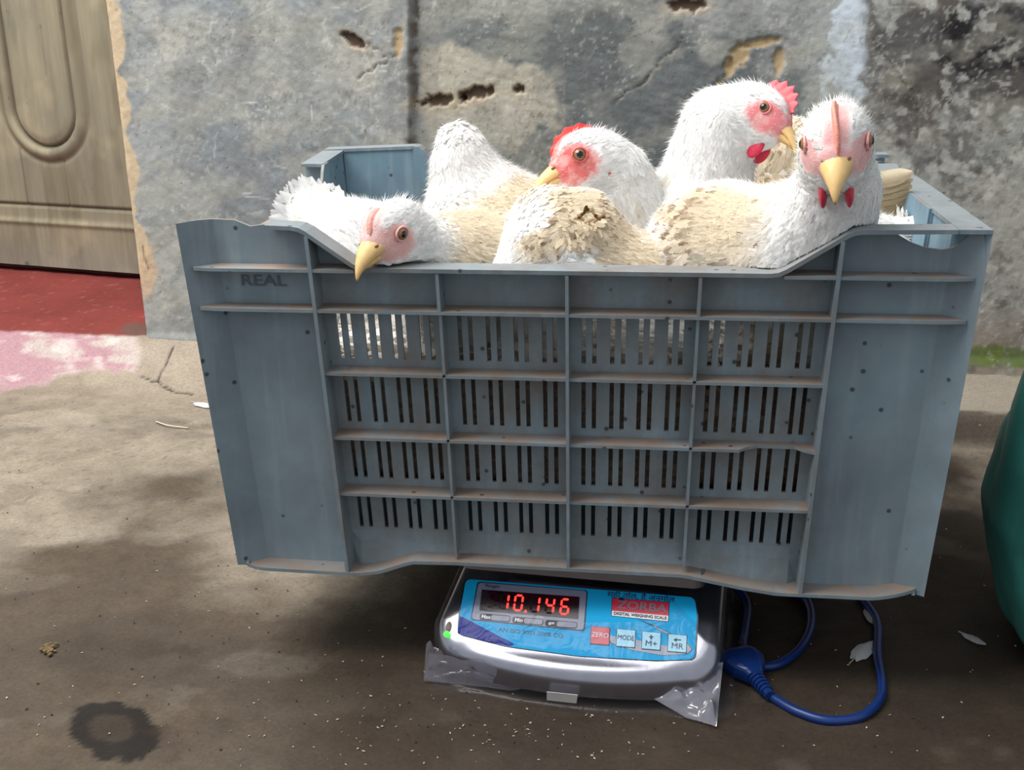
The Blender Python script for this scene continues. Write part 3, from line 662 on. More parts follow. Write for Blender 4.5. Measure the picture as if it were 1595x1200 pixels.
fbot = [(-0.302, -0.300), (-0.292, -0.304), (-0.19, -0.305), (-0.17, -0.302), (-0.14, -0.291), (-0.10, -0.290), (0.10, -0.292), (0.15, -0.301), (0.18, -0.305), (0.262, -0.305), (0.292, -0.299), (0.302, -0.296)]
build_side('front', W2, ftop, fbot, 4, W2-0.2, M['crate'], sheet_top=fsheet, rim_range=(-0.29, 0.28))
btop = [(-0.302, -0.001), (-0.205, -0.001), (-0.165, -0.030), (0.165, -0.030), (0.195, 0.008), (0.302, 0.004)]
build_side('back', W2, btop, fbot, 4, W2-0.2, M['crate_in'])
sbot = [(-0.2155, -0.300), (-0.20, -0.304), (-0.12, -0.304), (-0.09, -0.291), (0.09, -0.291), (0.12, -0.304), (0.20, -0.304), (0.2155, -0.300)]
# left side: broken away between the front corner and a jagged stub at the back (X runs from back (-) to front (+))
ltop = [(-0.2155, 0.004), (-0.110, 0.0), (-0.104, -0.006), (-0.100, -0.012), (-0.092, -0.020), (-0.085, -0.034), (0.0, -0.036), (0.12, -0.034), (0.165, -0.030), (0.180, -0.008), (0.190, -0.020), (0.200, -0.006), (0.2155, 0.0)]
build_side('left', CY-0.0012, ltop, sbot, 2, 0.09, M['crate_in'], rim_range=(-0.2155, -0.108))
rtop = [(-0.2155, 0.0), (-0.05, -0.001), (0.05, -0.002), (0.10, -0.005), (0.12, -0.010), (0.15, -0.004), (0.19, -0.006), (0.2155, -0.002)]
build_side('right', CY-0.0012, rtop, sbot, 2, 0.09, M['crate_in'], rim_range=(-0.2155, 0.16))
# base of the crate
cb_ = MB(); z0, z1 = -0.289, -0.285
P0 = [(-0.264, 0.037), (0.264, 0.037), (0.264, D-0.037), (-0.264, D-0.037)]
cb_.hexa([(x, y, z0) for x, y in P0]+[(x, y, z1) for x, y in P0]); cb_.build('crate_floor', M['crate_in'], crate)

# ------------------------------------------------------------------ text helper
def text(s, size, org, ax, up, mat, parent, name, depth=0.0002, align='CENTER', bold=0.0, shear=0.0, sx=1.0):
    cu = bpy.data.curves.new('t', 'FONT'); cu.body = s; cu.size = 1.0; cu.align_x = align; cu.align_y = 'CENTER'; cu.offset = bold; cu.shear = shear
    cu.resolution_u = 3
    o = bpy.data.objects.new('t', cu); COL.objects.link(o); dg = bpy.context.evaluated_depsgraph_get()
    me = bpy.data.meshes.new_from_object(o.evaluated_get(dg)); bpy.data.objects.remove(o); bpy.data.curves.remove(cu)
    n = len(me.vertices); co = np.zeros(n*3); me.vertices.foreach_get('co', co); co = co.reshape(-1, 3)
    F = [list(p.vertices) for p in me.polygons]; bpy.data.meshes.remove(me)
    ax = unit(ax); up = unit(up); nn = np.cross(ax, up)
    V = np.asarray(org)+np.outer(co[:, 0]*size*sx, ax)+np.outer(co[:, 1]*size, up)+nn*depth
    return mesh(name, V, F, mat, parent)
# moulded word on the upper left band of the crate
p0 = cmap('front', -0.2455, 0.0172, -0.049); text('REAL', 0.0125, p0, (1, 0, 0), (0, 0.05, 1), M['mark'], crate, 'moulded_word', bold=0.01, sx=1.35)

# ------------------------------------------------------------------ weighing scale
SY = math.radians(-5.0)
sx_, sy_ = np.array([math.cos(SY), math.sin(SY), 0]), np.array([-math.sin(SY), math.cos(SY), 0]); ez = np.array([0, 0, 1.0])
SO = np.array([0.004, -0.030, FL])
def S(x, y, z): return SO+sx_*x+sy_*y+ez*z
scale = empty('weighing_scale', tuple(SO+sy_*0.12), 'steel digital weighing scale with a cyan panel and red digits under the crate', 'scale')
hw = 0.1195
def outline(n=120, bow=0.012, r=0.026, grow=0.0):
    """rounded rectangle in plan with a bowed front, ccw from front-left"""
    pts = []
    X, Y0, Y1 = hw+grow, 0.0-grow, 0.245+grow
    def corner(cx, cy, a0, rr):
        for t in np.linspace(0, 1, 9): a = math.radians(a0+90*t); pts.append((cx+rr*math.cos(a), cy+rr*math.sin(a)))
    for t in np.linspace(0, 1, 40)[1:-1]: pass
    corner(-X+r, Y0+bow+r, 180, r)
    for t in np.linspace(0, 1, 26)[1:-1]: x = (-X+r)+(2*X-2*r)*t; pts.append((x, Y0+bow*(x/(X-r))**2))
    corner(X-r, Y0+bow+r, 270, r); corner(X-0.01, Y1-0.01, 0, 0.01); corner(-X+0.01, Y1-0.01, 90, 0.01)
    return np.array(pts)
TA = math.radians(34)             # slope of the control panel
YA, ZA, ZT = 0.016, 0.036, 0.074
def ztop(x, y): return np.minimum(np.where(y < YA, ZA-(YA-y)*0.30, ZA+(y-YA)*math.tan(TA)), ZT)
def shell(grow=0.0, lift=0.0, zb=0.010, rr=0.010, noise=0.0, seed=0):
    o = outline(grow=grow); c = np.array([0, 0.12]); n = len(o); rings = []
    inn = unit(np.gradient(np.vstack([o[-1:], o, o[:1]]), axis=0)[1:-1]); nrm = np.stack([-inn[:, 1], inn[:, 0]], -1)
    for zf in (0.0, 0.33, 0.66, 1.0):
        z = zb+(ztop(o[:, 0], o[:, 1])-rr+lift-zb)*zf; rings.append(np.column_stack([o, z]))
    for a in np.linspace(0, 90, 7)[1:]:
        e = rr*(1-math.cos(math.radians(a))); drop = rr*(1-math.sin(math.radians(a)))
        q = o+nrm*e; rings.append(np.column_stack([q, ztop(q[:, 0], q[:, 1])+lift-drop]))
    base = rings[-1][:, :2]
    for t in np.linspace(0, 1, 26)[1:]:
        q = base+(c-base)*t if False else np.column_stack([base[:, 0]*(1-t), base[:, 1]+(0.12-base[:, 1])*t]); rings.append(np.column_stack([q, ztop(q[:, 0], q[:, 1])+lift]))
    R_ = np.array(rings)
    if noise:
        k = (fbm(R_[..., 0]*40, R_[..., 1]*40, R_[..., 2]*40, seed, 3)-0.5)*2*noise
        R_[..., 2] += k*sstep(0.012, 0.03, R_[..., 2]); R_[..., 1] -= k*0.6
    V = np.array([S(*p) for p in R_.reshape(-1, 3)]); m_ = len(rings); idx = np.arange(m_*n).reshape(m_, n)
    F = np.stack([idx[:-1], np.roll(idx[:-1], -1, 1), np.roll(idx[1:], -1, 1), idx[1:]], -1).reshape(-1, 4)
    return V, F, R_
V, F, _ = shell()
mesh('scale_body', V, F, M['steel'], scale, smooth=True)
for fx in (-0.095, 0.095):
    for fy in (0.035, 0.215):
        MB().tube([S(fx, fy, 0.001), S(fx, fy, 0.012)], 0.010, 16).build('foot', M['chrome_dark'], scale)
# platform plate carried on a short post
pl = MB(); pl.tube([S(0, 0.13, 0.070), S(0, 0.13, 0.094)], 0.03, 20); pl.build('platform_post', M['chrome_dark'], scale)
def plate(hx, y0, y1, z0, z1, name, mat, r=0.012):
    pts = []
    for cx, cy, a0 in ((-hx+r, y0+r, 180), (hx-r, y0+r, 270), (hx-r, y1-r, 0), (-hx+r, y1-r, 90)):
        for t in np.linspace(0, 1, 6): a = math.radians(a0+90*t); pts.append((cx+r*math.cos(a), cy+r*math.sin(a)))
    n = len(pts); V = []
    for z, g in ((z0, 0), (z1-0.002, 0), (z1, -0.002)):
        for x, y in pts: V.append(S(x*(1+g/hx), y0+(y-y0)*(1+g/(y1-y0)), z))
    F = [[i+k*n, (i+1) % n+k*n, (i+1) % n+(k+1)*n, i+(k+1)*n] for k in range(2) for i in range(n)]+[list(range(n))[::-1], [2*n+i for i in range(n)]]
    return MB().add(V, F).build(name, mat, scale)
plate(0.105, 0.052, 0.245, 0.090, 0.1003, 'weighing_platform', M['steel'])
# --- control panel, drawn on the sloping face
PN0 = S(0, YA, ZA); pax = sx_; pup = sy_*math.cos(TA)+ez*math.sin(TA); pnn = np.cross(pax, pup)
def pc(px, py):                   # pixel -> panel coordinates (right, up)
    p = onplane(px, py, PN0, pnn); return np.array([(p-PN0)@pax, (p-PN0)@pup])
def PP(a, b, h): return PN0+pax*a+pup*b+pnn*h
def panel_poly(pts, h0, h1, name, mat, parent, px=True):
    q = [pc(*p) for p in pts] if px else [np.array(p) for p in pts]; n = len(q)
    V = [PP(a, b, h0) for a, b in q]+[PP(a, b, h1) for a, b in q]
    area_ = sum(q[i][0]*q[(i+1) % n][1]-q[(i+1) % n][0]*q[i][1] for i in range(n))
    F = [list(range(n, 2*n)), list(range(n))[::-1]]+[[i, (i+1) % n, n+(i+1) % n, n+i] for i in range(n)]
    if area_ < 0: F = [f[::-1] for f in F]
    return mesh(name, V, F, mat, parent)
def rpoly(pts, r=5, n=4):         # round polygon corners (pixel units)
    out = []; pts = [np.array(p, float) for p in pts]
    for i, p in enumerate(pts):
        a, b = pts[i-1]-p, pts[(i+1) % len(pts)]-p; la, lb = np.linalg.norm(a), np.linalg.norm(b); rr = min(r, la*.45, lb*.45)
        a, b = a/la*rr, b/lb*rr
        for t in np.linspace(0, 1, n+1): out.append(tuple((p+a)*(1-t)**2+p*2*t*(1-t)+(p+b)*t*t))
    return out
E0 = [(726, 903), (900, 917), (1082, 932), (1086, 960), (1082, 1028), (1020, 1030), (900, 1023), (790, 1008), (714, 989), (716, 960)]
c_ = np.mean(E0, 0)
panel_poly(rpoly([tuple(c_+(np.array(p)-c_)*1.012+np.array([0, 0])) for p in E0], 10), -0.0005, 0.0006, 'panel_frame', M['chrome_dark'], scale)
cp = panel_poly(rpoly(E0, 9), 0.0, 0.0010, 'control_panel', M['cyan'], scale)
K = 0.0012
panel_poly([(716, 961), (724, 964), (802, 1005), (795, 1008), (760, 1001), (722, 991), (713, 987)], 0, K, 'navy_corner', M['navy'], cp)
panel_poly(rpoly([(744, 907), (916, 921), (911, 985), (733, 967)], 5), 0, K, 'display_surround_edge', M['ink'], cp)
panel_poly(rpoly([(746, 909), (914, 922), (909, 983), (735, 966)], 5), 0, K+0.0002, 'display_surround', M['pgrey'], cp)
dw = panel_poly([(751, 920), (903, 931.5), (901, 966), (747, 953)], 0, K+0.0004, 'display_window', M['window'], cp)
# seven-segment digits
def seg_digit(cx, cy, digit, w_=11.5, h_=23, sk=-3.5, slope=0.078):
    seg = {'0': 'abcdef', '1': 'bc', '4': 'bcfg', '6': 'acdefg', '8': 'abcdefg'}[digit]
    hh, ww, t = h_/2, w_/2, 1.55
    def T(x, y): return (cx+x+sk*(y/h_)*-1*-1*(-1) if False else cx+x-sk*(-y)/h_*-1*-1, cy+y+slope*x)
    def TT(x, y): return (cx+x+(-y)*0.14, cy+y+slope*x)
    segs = {'a': ((-ww+1, -hh), (ww-1, -hh)), 'd': ((-ww+1, hh), (ww-1, hh)), 'g': ((-ww+1, 0), (ww-1, 0)), 'f': ((-ww, -hh+1), (-ww, -1)), 'b': ((ww, -hh+1), (ww, -1)), 'e': ((-ww, 1), (-ww, hh-1)), 'c': ((ww, 1), (ww, hh-1))}
    for k_, (a, b) in segs.items():
        a, b = np.array(a), np.array(b); d_ = unit(b-a); n_ = np.array([-d_[1], d_[0]])*t
        q = [a, a+d_*t+n_, b-d_*t+n_, b, b-d_*t-n_, a+d_*t-n_]
        yield k_ in seg, [TT(*p) for p in q]
for cx, cy, ch, lit in ((767, 937, '8', 0), (786, 939, '1', 1), (808, 941, '0', 1), (834, 943, '1', 1), (857, 945, '4', 1), (880, 947, '6', 1)):
    mbl, mbd = [], []
    for on, q in seg_digit(cx, cy, ch): (mbl if on and lit else mbd).append(q)
    for grp, mt, nm in ((mbl, M['led'], 'digit'), (mbd, M['led_off'], 'unlit_segment')):
        if not grp: continue
        mb = MB()
        for q in grp:
            pq = [pc(*p) for p in q]; n = len(pq); h0, h1 = K+0.0003, K+0.0005+(0.0001 if mt is M['led'] else 0)
            mb.add([PP(a, b, h1) for a, b in pq], [list(range(n))[::-1]])
        mb.build(nm, mt, cp)
dp = [(819+2*math.cos(a), 954+2*math.sin(a)) for a in np.linspace(0, 6.28, 9)[:-1]]
panel_poly(dp, K, K+0.0006, 'decimal_point', M['led'], cp)
for x0, y0, x1, y1, tx in ((748, 957, 796, 961, 'Max'), (799, 962, 847, 966, 'Min'), (850, 967, 900, 971, 'e=')):
    d_ = 5.0
    q = [(x0, y0), (x1, y1), (x1-1, y1+2*d_), (x0-1, y0+2*d_)]
    panel_poly(rpoly(q, 5), K, K+0.0004, 'capacity_field_edge', M['black'], cp)
    xm = x0+18; q2 = [(xm, y0+(y1-y0)*.4+1), (x1-1, y1+1.2), (x1-2, y1+2*d_-1.2), (xm-1, y0+(y1-y0)*.4+2*d_-1)]
    panel_poly(rpoly(q2, 4), K, K+0.0006, 'capacity_field', M['pgrey'], cp)
    o_ = pc(x0+9.5, y0+1+d_); text(tx, 0.0048, PP(*o_, K+0.0005), pax-pup*0.0, pup, M['white'], cp, 'printed_word', bold=0.02)
o_ = pc(767, 915); text('Weight', 0.0045, PP(*o_, K+0.0003), pax, pup, M['black'], cp, 'printed_word')
o_ = pc(828, 987.5); text('AN ISO 9001:2008 CO.', 0.0052, PP(*o_, 0.0011), pax, pup, M['ink'], cp, 'printed_word', sx=1.12)
o_ = pc(998, 931.5); text('सही तोल, है अनमोल', 0.0070, PP(*o_, 0.0011), pax, pup, M['ink'], cp, 'printed_word', bold=0.012, sx=1.1)
panel_poly([(953, 932), (1043, 939), (1041.5, 970.5), (952, 961)], 0, K, 'brand_plate_edge', M['ink'], cp)
panel_poly([(954, 933), (1042, 940), (1041, 961), (953.5, 953)], 0, K+0.0003, 'brand_plate', M['red'], cp)
panel_poly([(953.5, 953), (1041, 961), (1040.5, 969.5), (953, 960.5)], 0, K+0.0003, 'brand_strip', M['white'], cp)
o_ = pc(1000, 947.5); text('ZORBA', 0.0105, PP(*o_, K+0.0005), pax, pup, M['redgrey'], cp, 'printed_word', bold=0.03, sx=1.2)
o_ = pc(997, 961.2); text('DIGITAL WEIGHING SCALE', 0.0038, PP(*o_, K+0.0005), pax, pup, M['black'], cp, 'printed_word', bold=0.02, sx=0.96)
hole = [(968+4*math.cos(a), 936+4*math.sin(a)) for a in np.linspace(0, 6.28, 13)[:-1]]
panel_poly(hole, K, K+0.0006, 'panel_hole', M['black'], cp)
# key-shaped grey line art behind the buttons
el = [(1077, 1012)]+[(1060+17*math.cos(a), 1012+9*math.sin(a)) for a in np.linspace(0, 1.4, 6)][1:]+[(1030, 1022), (985, 1014), (952, 1003), (948, 991), (985, 997), (1020, 1004), (1040, 1008), (1070, 1003)]
cc = np.mean(el, 0)
panel_poly([tuple(cc+(np.array(p)-cc)*1.035) for p in el], 0, K-0.0001, 'key_outline', M['ink'], cp)
panel_poly(el, 0, K, 'key_shape', M['pgrey2'], cp)
panel_poly([(992, 965), (1018, 975), (1047, 989), (1040, 990), (1014, 976)], 0, K, 'line_art', M['ink'], cp)
panel_poly([(1018, 976), (1043, 988), (1039, 989), (1020, 979)], 0, K+0.0001, 'line_art', M['pgrey2'], cp)
def button(cx, cy, mt, lines, ink):
    a, b = 14.3, 13.4
    q = lambda s: [(cx-a*s+0.6, cy-b*s-1.0), (cx+a*s+0.6, cy-b*s+1.4), (cx+a*s-0.6, cy+b*s+1.2), (cx-a*s-0.6, cy+b*s-1.2)]
    panel_poly(q(1.06), 0, K+0.0002, 'button_edge', M['ink'], cp)
    bt = panel_poly(q(0.98), 0, K+0.0008, 'button', mt, cp)
    for t, dy, sz, w2_ in lines:
        o_ = pc(cx, cy+dy); text(t, sz, PP(*o_, K+0.0010), pax, pup, ink, bt, 'printed_word', bold=0.0, sx=w2_)
    return bt
for cx, cy, mt, ln, ink in ((935, 992, M['red'], [('ZERO', 0, 0.0060, 0.95)], M['white']), (975, 996, M['btn'], [('MODE', 0, 0.0060, 0.82)], M['ink']), (1014.5, 1000, M['btn'], [('M+', 5, 0.0068, 1.1)], M['ink']), (1055, 1004, M['btn'], [('MR', 5, 0.0072, 1.0)], M['ink'])):
    bt = button(cx, cy, mt, ln, ink)
    if ln[0][0] == 'M+':
        panel_poly([(cx, cy-9), (cx+4, cy-5), (cx+1.3, cy-5), (cx+1.3, cy-2), (cx-1.3, cy-2), (cx-1.3, cy-5), (cx-4, cy-5)], K, K+0.0010, 'arrow', M['black'], bt)
    if ln[0][0] == 'MR':
        panel_poly([(cx-6, cy-5), (cx-1, cy-8), (cx-1, cy-6), (cx+6, cy-5.6), (cx+6, cy-4), (cx-1, cy-4.4), (cx-1, cy-2)], K, K+0.0010, 'arrow', M['black'], bt)
# green lamp and the brown scab above it
gp = onplane(696, 989, PN0, pnn); MB().ellipsoid(gp+pnn*0.001, [pax*0.0027, pup*0.0027, pnn*0.0022]).build('power_lamp', M['green_led'], scale, smooth=True)
gp = onplane(699, 977, PN0, pnn); MB().ellipsoid(gp+pnn*0.0005, [pax*0.0026, pup*0.0050, pnn*0.0022], 10, 6).build('dirt_scab', M['brown'], scale, smooth=True)
# plastic film pulled over the scale
V, F, R_ = shell(grow=0.0035, lift=0.0042, zb=0.006, rr=0.012, noise=0.0016, seed=90)
n = R_.shape[1]; o = R_[0, :, :2]
keep = 10+10                                                      # stop where the crate platform begins
V = V.reshape(R_.shape); skirt = []
for k, (e, z) in enumerate(((0.006, 0.0035), (0.014, 0.0025), (1.0, 0.002))):
    ring = []
    for i, (x, y) in enumerate(o):
        fl = 0.003*vn(i*0.35, 3, 0, 5)+0.040*math.exp(-((x-0.112)**2+(y-0.02)**2)/0.0006)+0.018*math.exp(-((x+0.112)**2+(y-0.02)**2)/0.0006)
        g = e*0.5 if e < 1 else 0.004+fl
        d_ = unit(np.array([x*0.8, min(y-0.10, 0)*1.2])) if y < 0.12 else unit(np.array([x, 0.02]))
        fl *= 0.35; g = min(g, 0.005+fl)
        wave = 0.006*(fl > .006)*vn(i*0.9, 7*k, 0, 9) if e < 1 else 0.0045*vn(i*0.8, 1, 0, 6)*(fl > .006)
        if y > 0.14: g *= 0.3
        ring.append(S(x+d_[0]*g, y+d_[1]*g, z+wave))
    skirt.append(ring)
rings = [np.array(s) for s in skirt[::-1]]+[V[i] for i in range(V.shape[0]-18)]
VV = np.array(rings); m_ = len(rings); idx = np.arange(m_*n).reshape(m_, n)
F = np.stack([idx[:-1], np.roll(idx[:-1], -1, 1), np.roll(idx[1:], -1, 1), idx[1:]], -1).reshape(-1, 4)
cov = empty('plastic_cover', tuple(SO+sy_*0.12+ez*0.001), 'crinkled clear plastic sheet wrapped over the weighing scale', 'plastic cover')
mesh('film', VV.reshape(-1, 3), F, M['film'], cov, smooth=True)
def film_patch(c00, c10, c11, c01, h, seed, nx=40, ny=26):
    P = np.zeros((nx+1, ny+1, 3))
    for i in range(nx+1):
        for j in range(ny+1):
            a_, b_ = i/nx, j/ny; p = (c00*(1-a_)+c10*a_)*(1-b_)+(c01*(1-a_)+c11*a_)*b_
            fz = abs(float(fbm(a_*2+b_*1.6, b_*2.4-a_, 0, seed, 3))-0.5)*3+0.4*abs(math.sin((a_*1.1+b_*1.8)*3+seed))**2; fz *= min(1, 4*a_, 4*(1-a_)+.15, 4*(1-b_)+.1)
            p = p+ez*(h*fz+0.001); p[2] = max(p[2], FL+0.0025); P[i, j] = p
    idx = np.arange((nx+1)*(ny+1)).reshape(nx+1, ny+1)
    return mesh('film_flap', P.reshape(-1, 3), np.stack([idx[:-1, :-1], idx[1:, :-1], idx[1:, 1:], idx[:-1, 1:]], -1).reshape(-1, 4), M['film2'], cov, smooth=True)
film_patch(onz(1005, 1083, FL+.012), onz(1126, 1035, FL+.030), onz(1116, 1134, FL+.003), onz(1072, 1122, FL+.003), 0.010, 4)
film_patch(onz(668, 1020, FL+.030), onz(820, 1072, FL+.010), onz(800, 1079, FL+.003), onz(660, 1063, FL+.003), 0.008, 9)
film_patch(onz(664, 1005, FL+.040), onz(690, 1022, FL+.036), onz(700, 1066, FL+.004), onz(660, 1060, FL+.004), 0.007, 14, 20, 20)

tq = [onz(853, 1074, FL+0.016), onz(901, 1079, FL+0.016), onz(899, 1092, FL+0.006), onz(853, 1087, FL+0.006)]
tq = [p-sy_*0.004 for p in tq]
tb = MB().hexa([tq[3], tq[2], tq[2]+sy_*.0006, tq[3]+sy_*.0006, tq[0], tq[1], tq[1]+sy_*.0006, tq[0]+sy_*.0006]).build('paper_sticker', M['paper'], cov)

# ------------------------------------------------------------------ power cord
ZC = FL+0.0048
def cz(px, py, z=0.0): return onz(px, py, ZC+z)
cord = empty('power_cord', tuple(cz(1200, 1050)), 'blue power cord with moulded plug coiled beside the scale', 'cord')
path = [S(0.10, 0.20, 0.03), cz(1135, 905, .01), cz(1163, 940), cz(1160, 985), cz(1158, 1010, .003), cz(1178, 1036), cz(1210, 1036), cz(1245, 1012), cz(1263, 975), cz(1258, 938), cz(1230, 915), cz(1260, 885), cz(1310, 885), cz(1345, 935), cz(1366, 970), cz(1367, 1020), cz(1373, 1060), cz(1370, 1090), cz(1340, 1117), cz(1290, 1123), cz(1245, 1110), cz(1212, 1092), cz(1196, 1080)]
MB().tube(spline(path, 10), 0.0040, 12).build('cable', M['cord'], cord, smooth=True)
pa, pb = cz(1196, 1080, .003), cz(1150, 1022, .006)
dv = unit(pb-pa); sd = unit(np.cross(dv, ez)); nn = np.cross(sd, dv)
plug = MB(); L_ = np.linalg.norm(pb-pa)
st = [(0.40, .0075, .0065), (0.50, .0095, .0075), (0.62, .0150, .0085), (0.80, .0185, .0090), (0.96, .0175, .0090), (1.04, .0150, .0080)]
V = []; n = 16
for t, a_, b_ in st:
    c = pa+dv*L_*t
    for k in range(n):
        th = 2*math.pi*k/n; ca, sa = math.cos(th), math.sin(th); V.append(c+sd*a_*np.sign(ca)*abs(ca)**.6+nn*b_*np.sign(sa)*abs(sa)**.6)
F = [[i*n+k, i*n+(k+1) % n, (i+1)*n+(k+1) % n, (i+1)*n+k] for i in range(len(st)-1) for k in range(n)]+[list(range(n))[::-1], [(len(st)-1)*n+k for k in range(n)]]
pg = plug.add(V, F).build('plug', M['cord'], cord, smooth=False)
for k in range(5):
    c = pa+dv*L_*(0.03+0.075*k); MB().tube([c, c+dv*0.0030], 0.0056+0.0004*k, 14).build('strain_ring', M['cord'], pg)
MB().tube([pa-dv*0.004, pa+dv*L_*0.45], 0.0044, 12).build('strain_core', M['cord'], pg)
for s_ in (-0.0095, 0.0095):
    c = pa+dv*L_*1.04+sd*s_; MB().tube([c, c+dv*0.016], 0.0020, 10).build('pin', M['pin'], pg)

# ------------------------------------------------------------------ green sack at the right edge
def build_sack():
    cx, cy = 0.545, 0.10; nth, nz = 120, 60; V = []
    for j in range(nz+1):
        z = FL+0.004+(0.36)*j/nz; t = j/nz
        prof = np.interp(t, [0, 0.06, 0.2, 0.34, 0.5, 0.68, 0.85, 0.95, 1.0], [0.150, 0.168, 0.184, 0.194, 0.187, 0.172, 0.14, 0.09, 0.02])
        for i in range(nth):
            th = 2*math.pi*i/nth; r = prof*(1+0.025*(fbm(math.cos(th)*2.2+9, math.sin(th)*2.2, t*3, 101, 4)-0.5)*2)
            r += -0.010*abs(math.sin(th*5+4*t+2.5*float(fbm(t*4, th, 0, 33))))**6*(0.4+0.6*math.sin(t*3.1))
            V.append((cx+r*math.cos(th), cy+r*math.sin(th)*0.9, z))
    idx = np.arange((nz+1)*nth).reshape(nz+1, nth)
    F = np.stack([idx[:-1], np.roll(idx[:-1], -1, 1), np.roll(idx[1:], -1, 1), idx[1:]], -1).reshape(-1, 4)
    s_ = empty('sack', (cx, cy, FL), 'green tarpaulin sack standing on the floor at the right edge', 'sack')
    mesh('sack_cloth', V, F, M['sack'], s_, smooth=True)
    nk = MB(); VV = []; rr = [(0.026, 0), (0.020, .012), (0.018, .02), (0.030, .036), (0.046, .055), (0.052, .066), (0.004, .050)]
    for r_, dz_ in rr:
        for i in range(48):
            th = 2*math.pi*i/48; q_ = r_*(1+0.22*math.sin(9*th)*(r_ > 0.01)); VV.append((cx+q_*math.cos(th), cy+q_*math.sin(th), FL+0.355+dz_))
    nk.add(VV, [[i*48+k, i*48+(k+1) % 48, (i+1)*48+(k+1) % 48, (i+1)*48+k] for i in range(len(rr)-1) for k in range(48)]+[[(len(rr)-1)*48+k for k in range(48)]])
    nk.build('gathered_neck', M['sack'], s_, smooth=True)
    MB().tube([(cx+0.023*math.cos(a_), cy+0.023*math.sin(a_), FL+0.373) for a_ in np.linspace(0, 2*math.pi, 33)], 0.003, 8, cap=False).build('tie', M['flake'], s_)
    seam = []
    for j in range(4, nz-4):
        seam.append(np.array(V[j*nth+int(nth*0.56)+int(3*math.sin(j*0.12))])+np.array([-0.0006, -0.0006, 0]))
    MB().tube(spline(seam[::6], 8), 0.0022, 8).build('seam', M['sack'], s_, smooth=True)
build_sack()

# ------------------------------------------------------------------ chickens
def surfnet(Fv, o, h):
    ins = Fv < 0; nx, ny, nz = Fv.shape
    c = [ins[a:nx-1+a, b:ny-1+b, d:nz-1+d] for a in (0, 1) for b in (0, 1) for d in (0, 1)]
    anyc = np.logical_or.reduce(c); allc = np.logical_and.reduce(c); mask = anyc & ~allc
    I, J, Kk = np.nonzero(mask); idx = -np.ones(mask.shape, np.int64); idx[I, J, Kk] = np.arange(len(I))
    acc = np.zeros((len(I), 3)); cnt = np.zeros(len(I))
    corners = [(a, b, d) for a in (0, 1) for b in (0, 1) for d in (0, 1)]
    for p in corners:
        for q in corners:
            if sum(q) - sum(p) != 1 or any(q[k] < p[k] for k in range(3)): continue
            f0 = Fv[I+p[0], J+p[1], Kk+p[2]]; f1 = Fv[I+q[0], J+q[1], Kk+q[2]]
            s_ = (f0 < 0) != (f1 < 0); t = np.where(s_, f0/np.where(s_, f0-f1, 1), 0)
            for k in range(3): acc[:, k] += np.where(s_, p[k]+(q[k]-p[k])*t, 0)
            cnt += s_
    V = np.stack([I, J, Kk], -1)+acc/np.maximum(cnt, 1)[:, None]; V = o+V*h
    Fs = []
    for ax in range(3):
        a = np.moveaxis(ins, ax, 0); d0 = a[:-1]; d1 = a[1:]; s_ = d0 != d1; ii, jj, kk = np.nonzero(s_[:, 1:-1, 1:-1]); jj += 1; kk += 1
        im = np.moveaxis(idx, ax, 0); flip = d0[ii, jj, kk]
        q = np.stack([im[ii, jj-1, kk-1], im[ii, jj, kk-1], im[ii, jj, kk], im[ii, jj-1, kk]], -1)
        if ax == 1: flip = ~flip
        q = np.where(flip[:, None], q, q[:, ::-1]); Fs.append(q)
    return V, np.concatenate(Fs)
def smin(a, b, k):
    h = np.clip(0.5+0.5*(b-a)/k, 0, 1); return b*(1-h)+a*h-k*h*(1-h)
WHITE = lin(252, 250, 247); CREAM = lin(230, 213, 184); BROWN = lin(140, 108, 78)
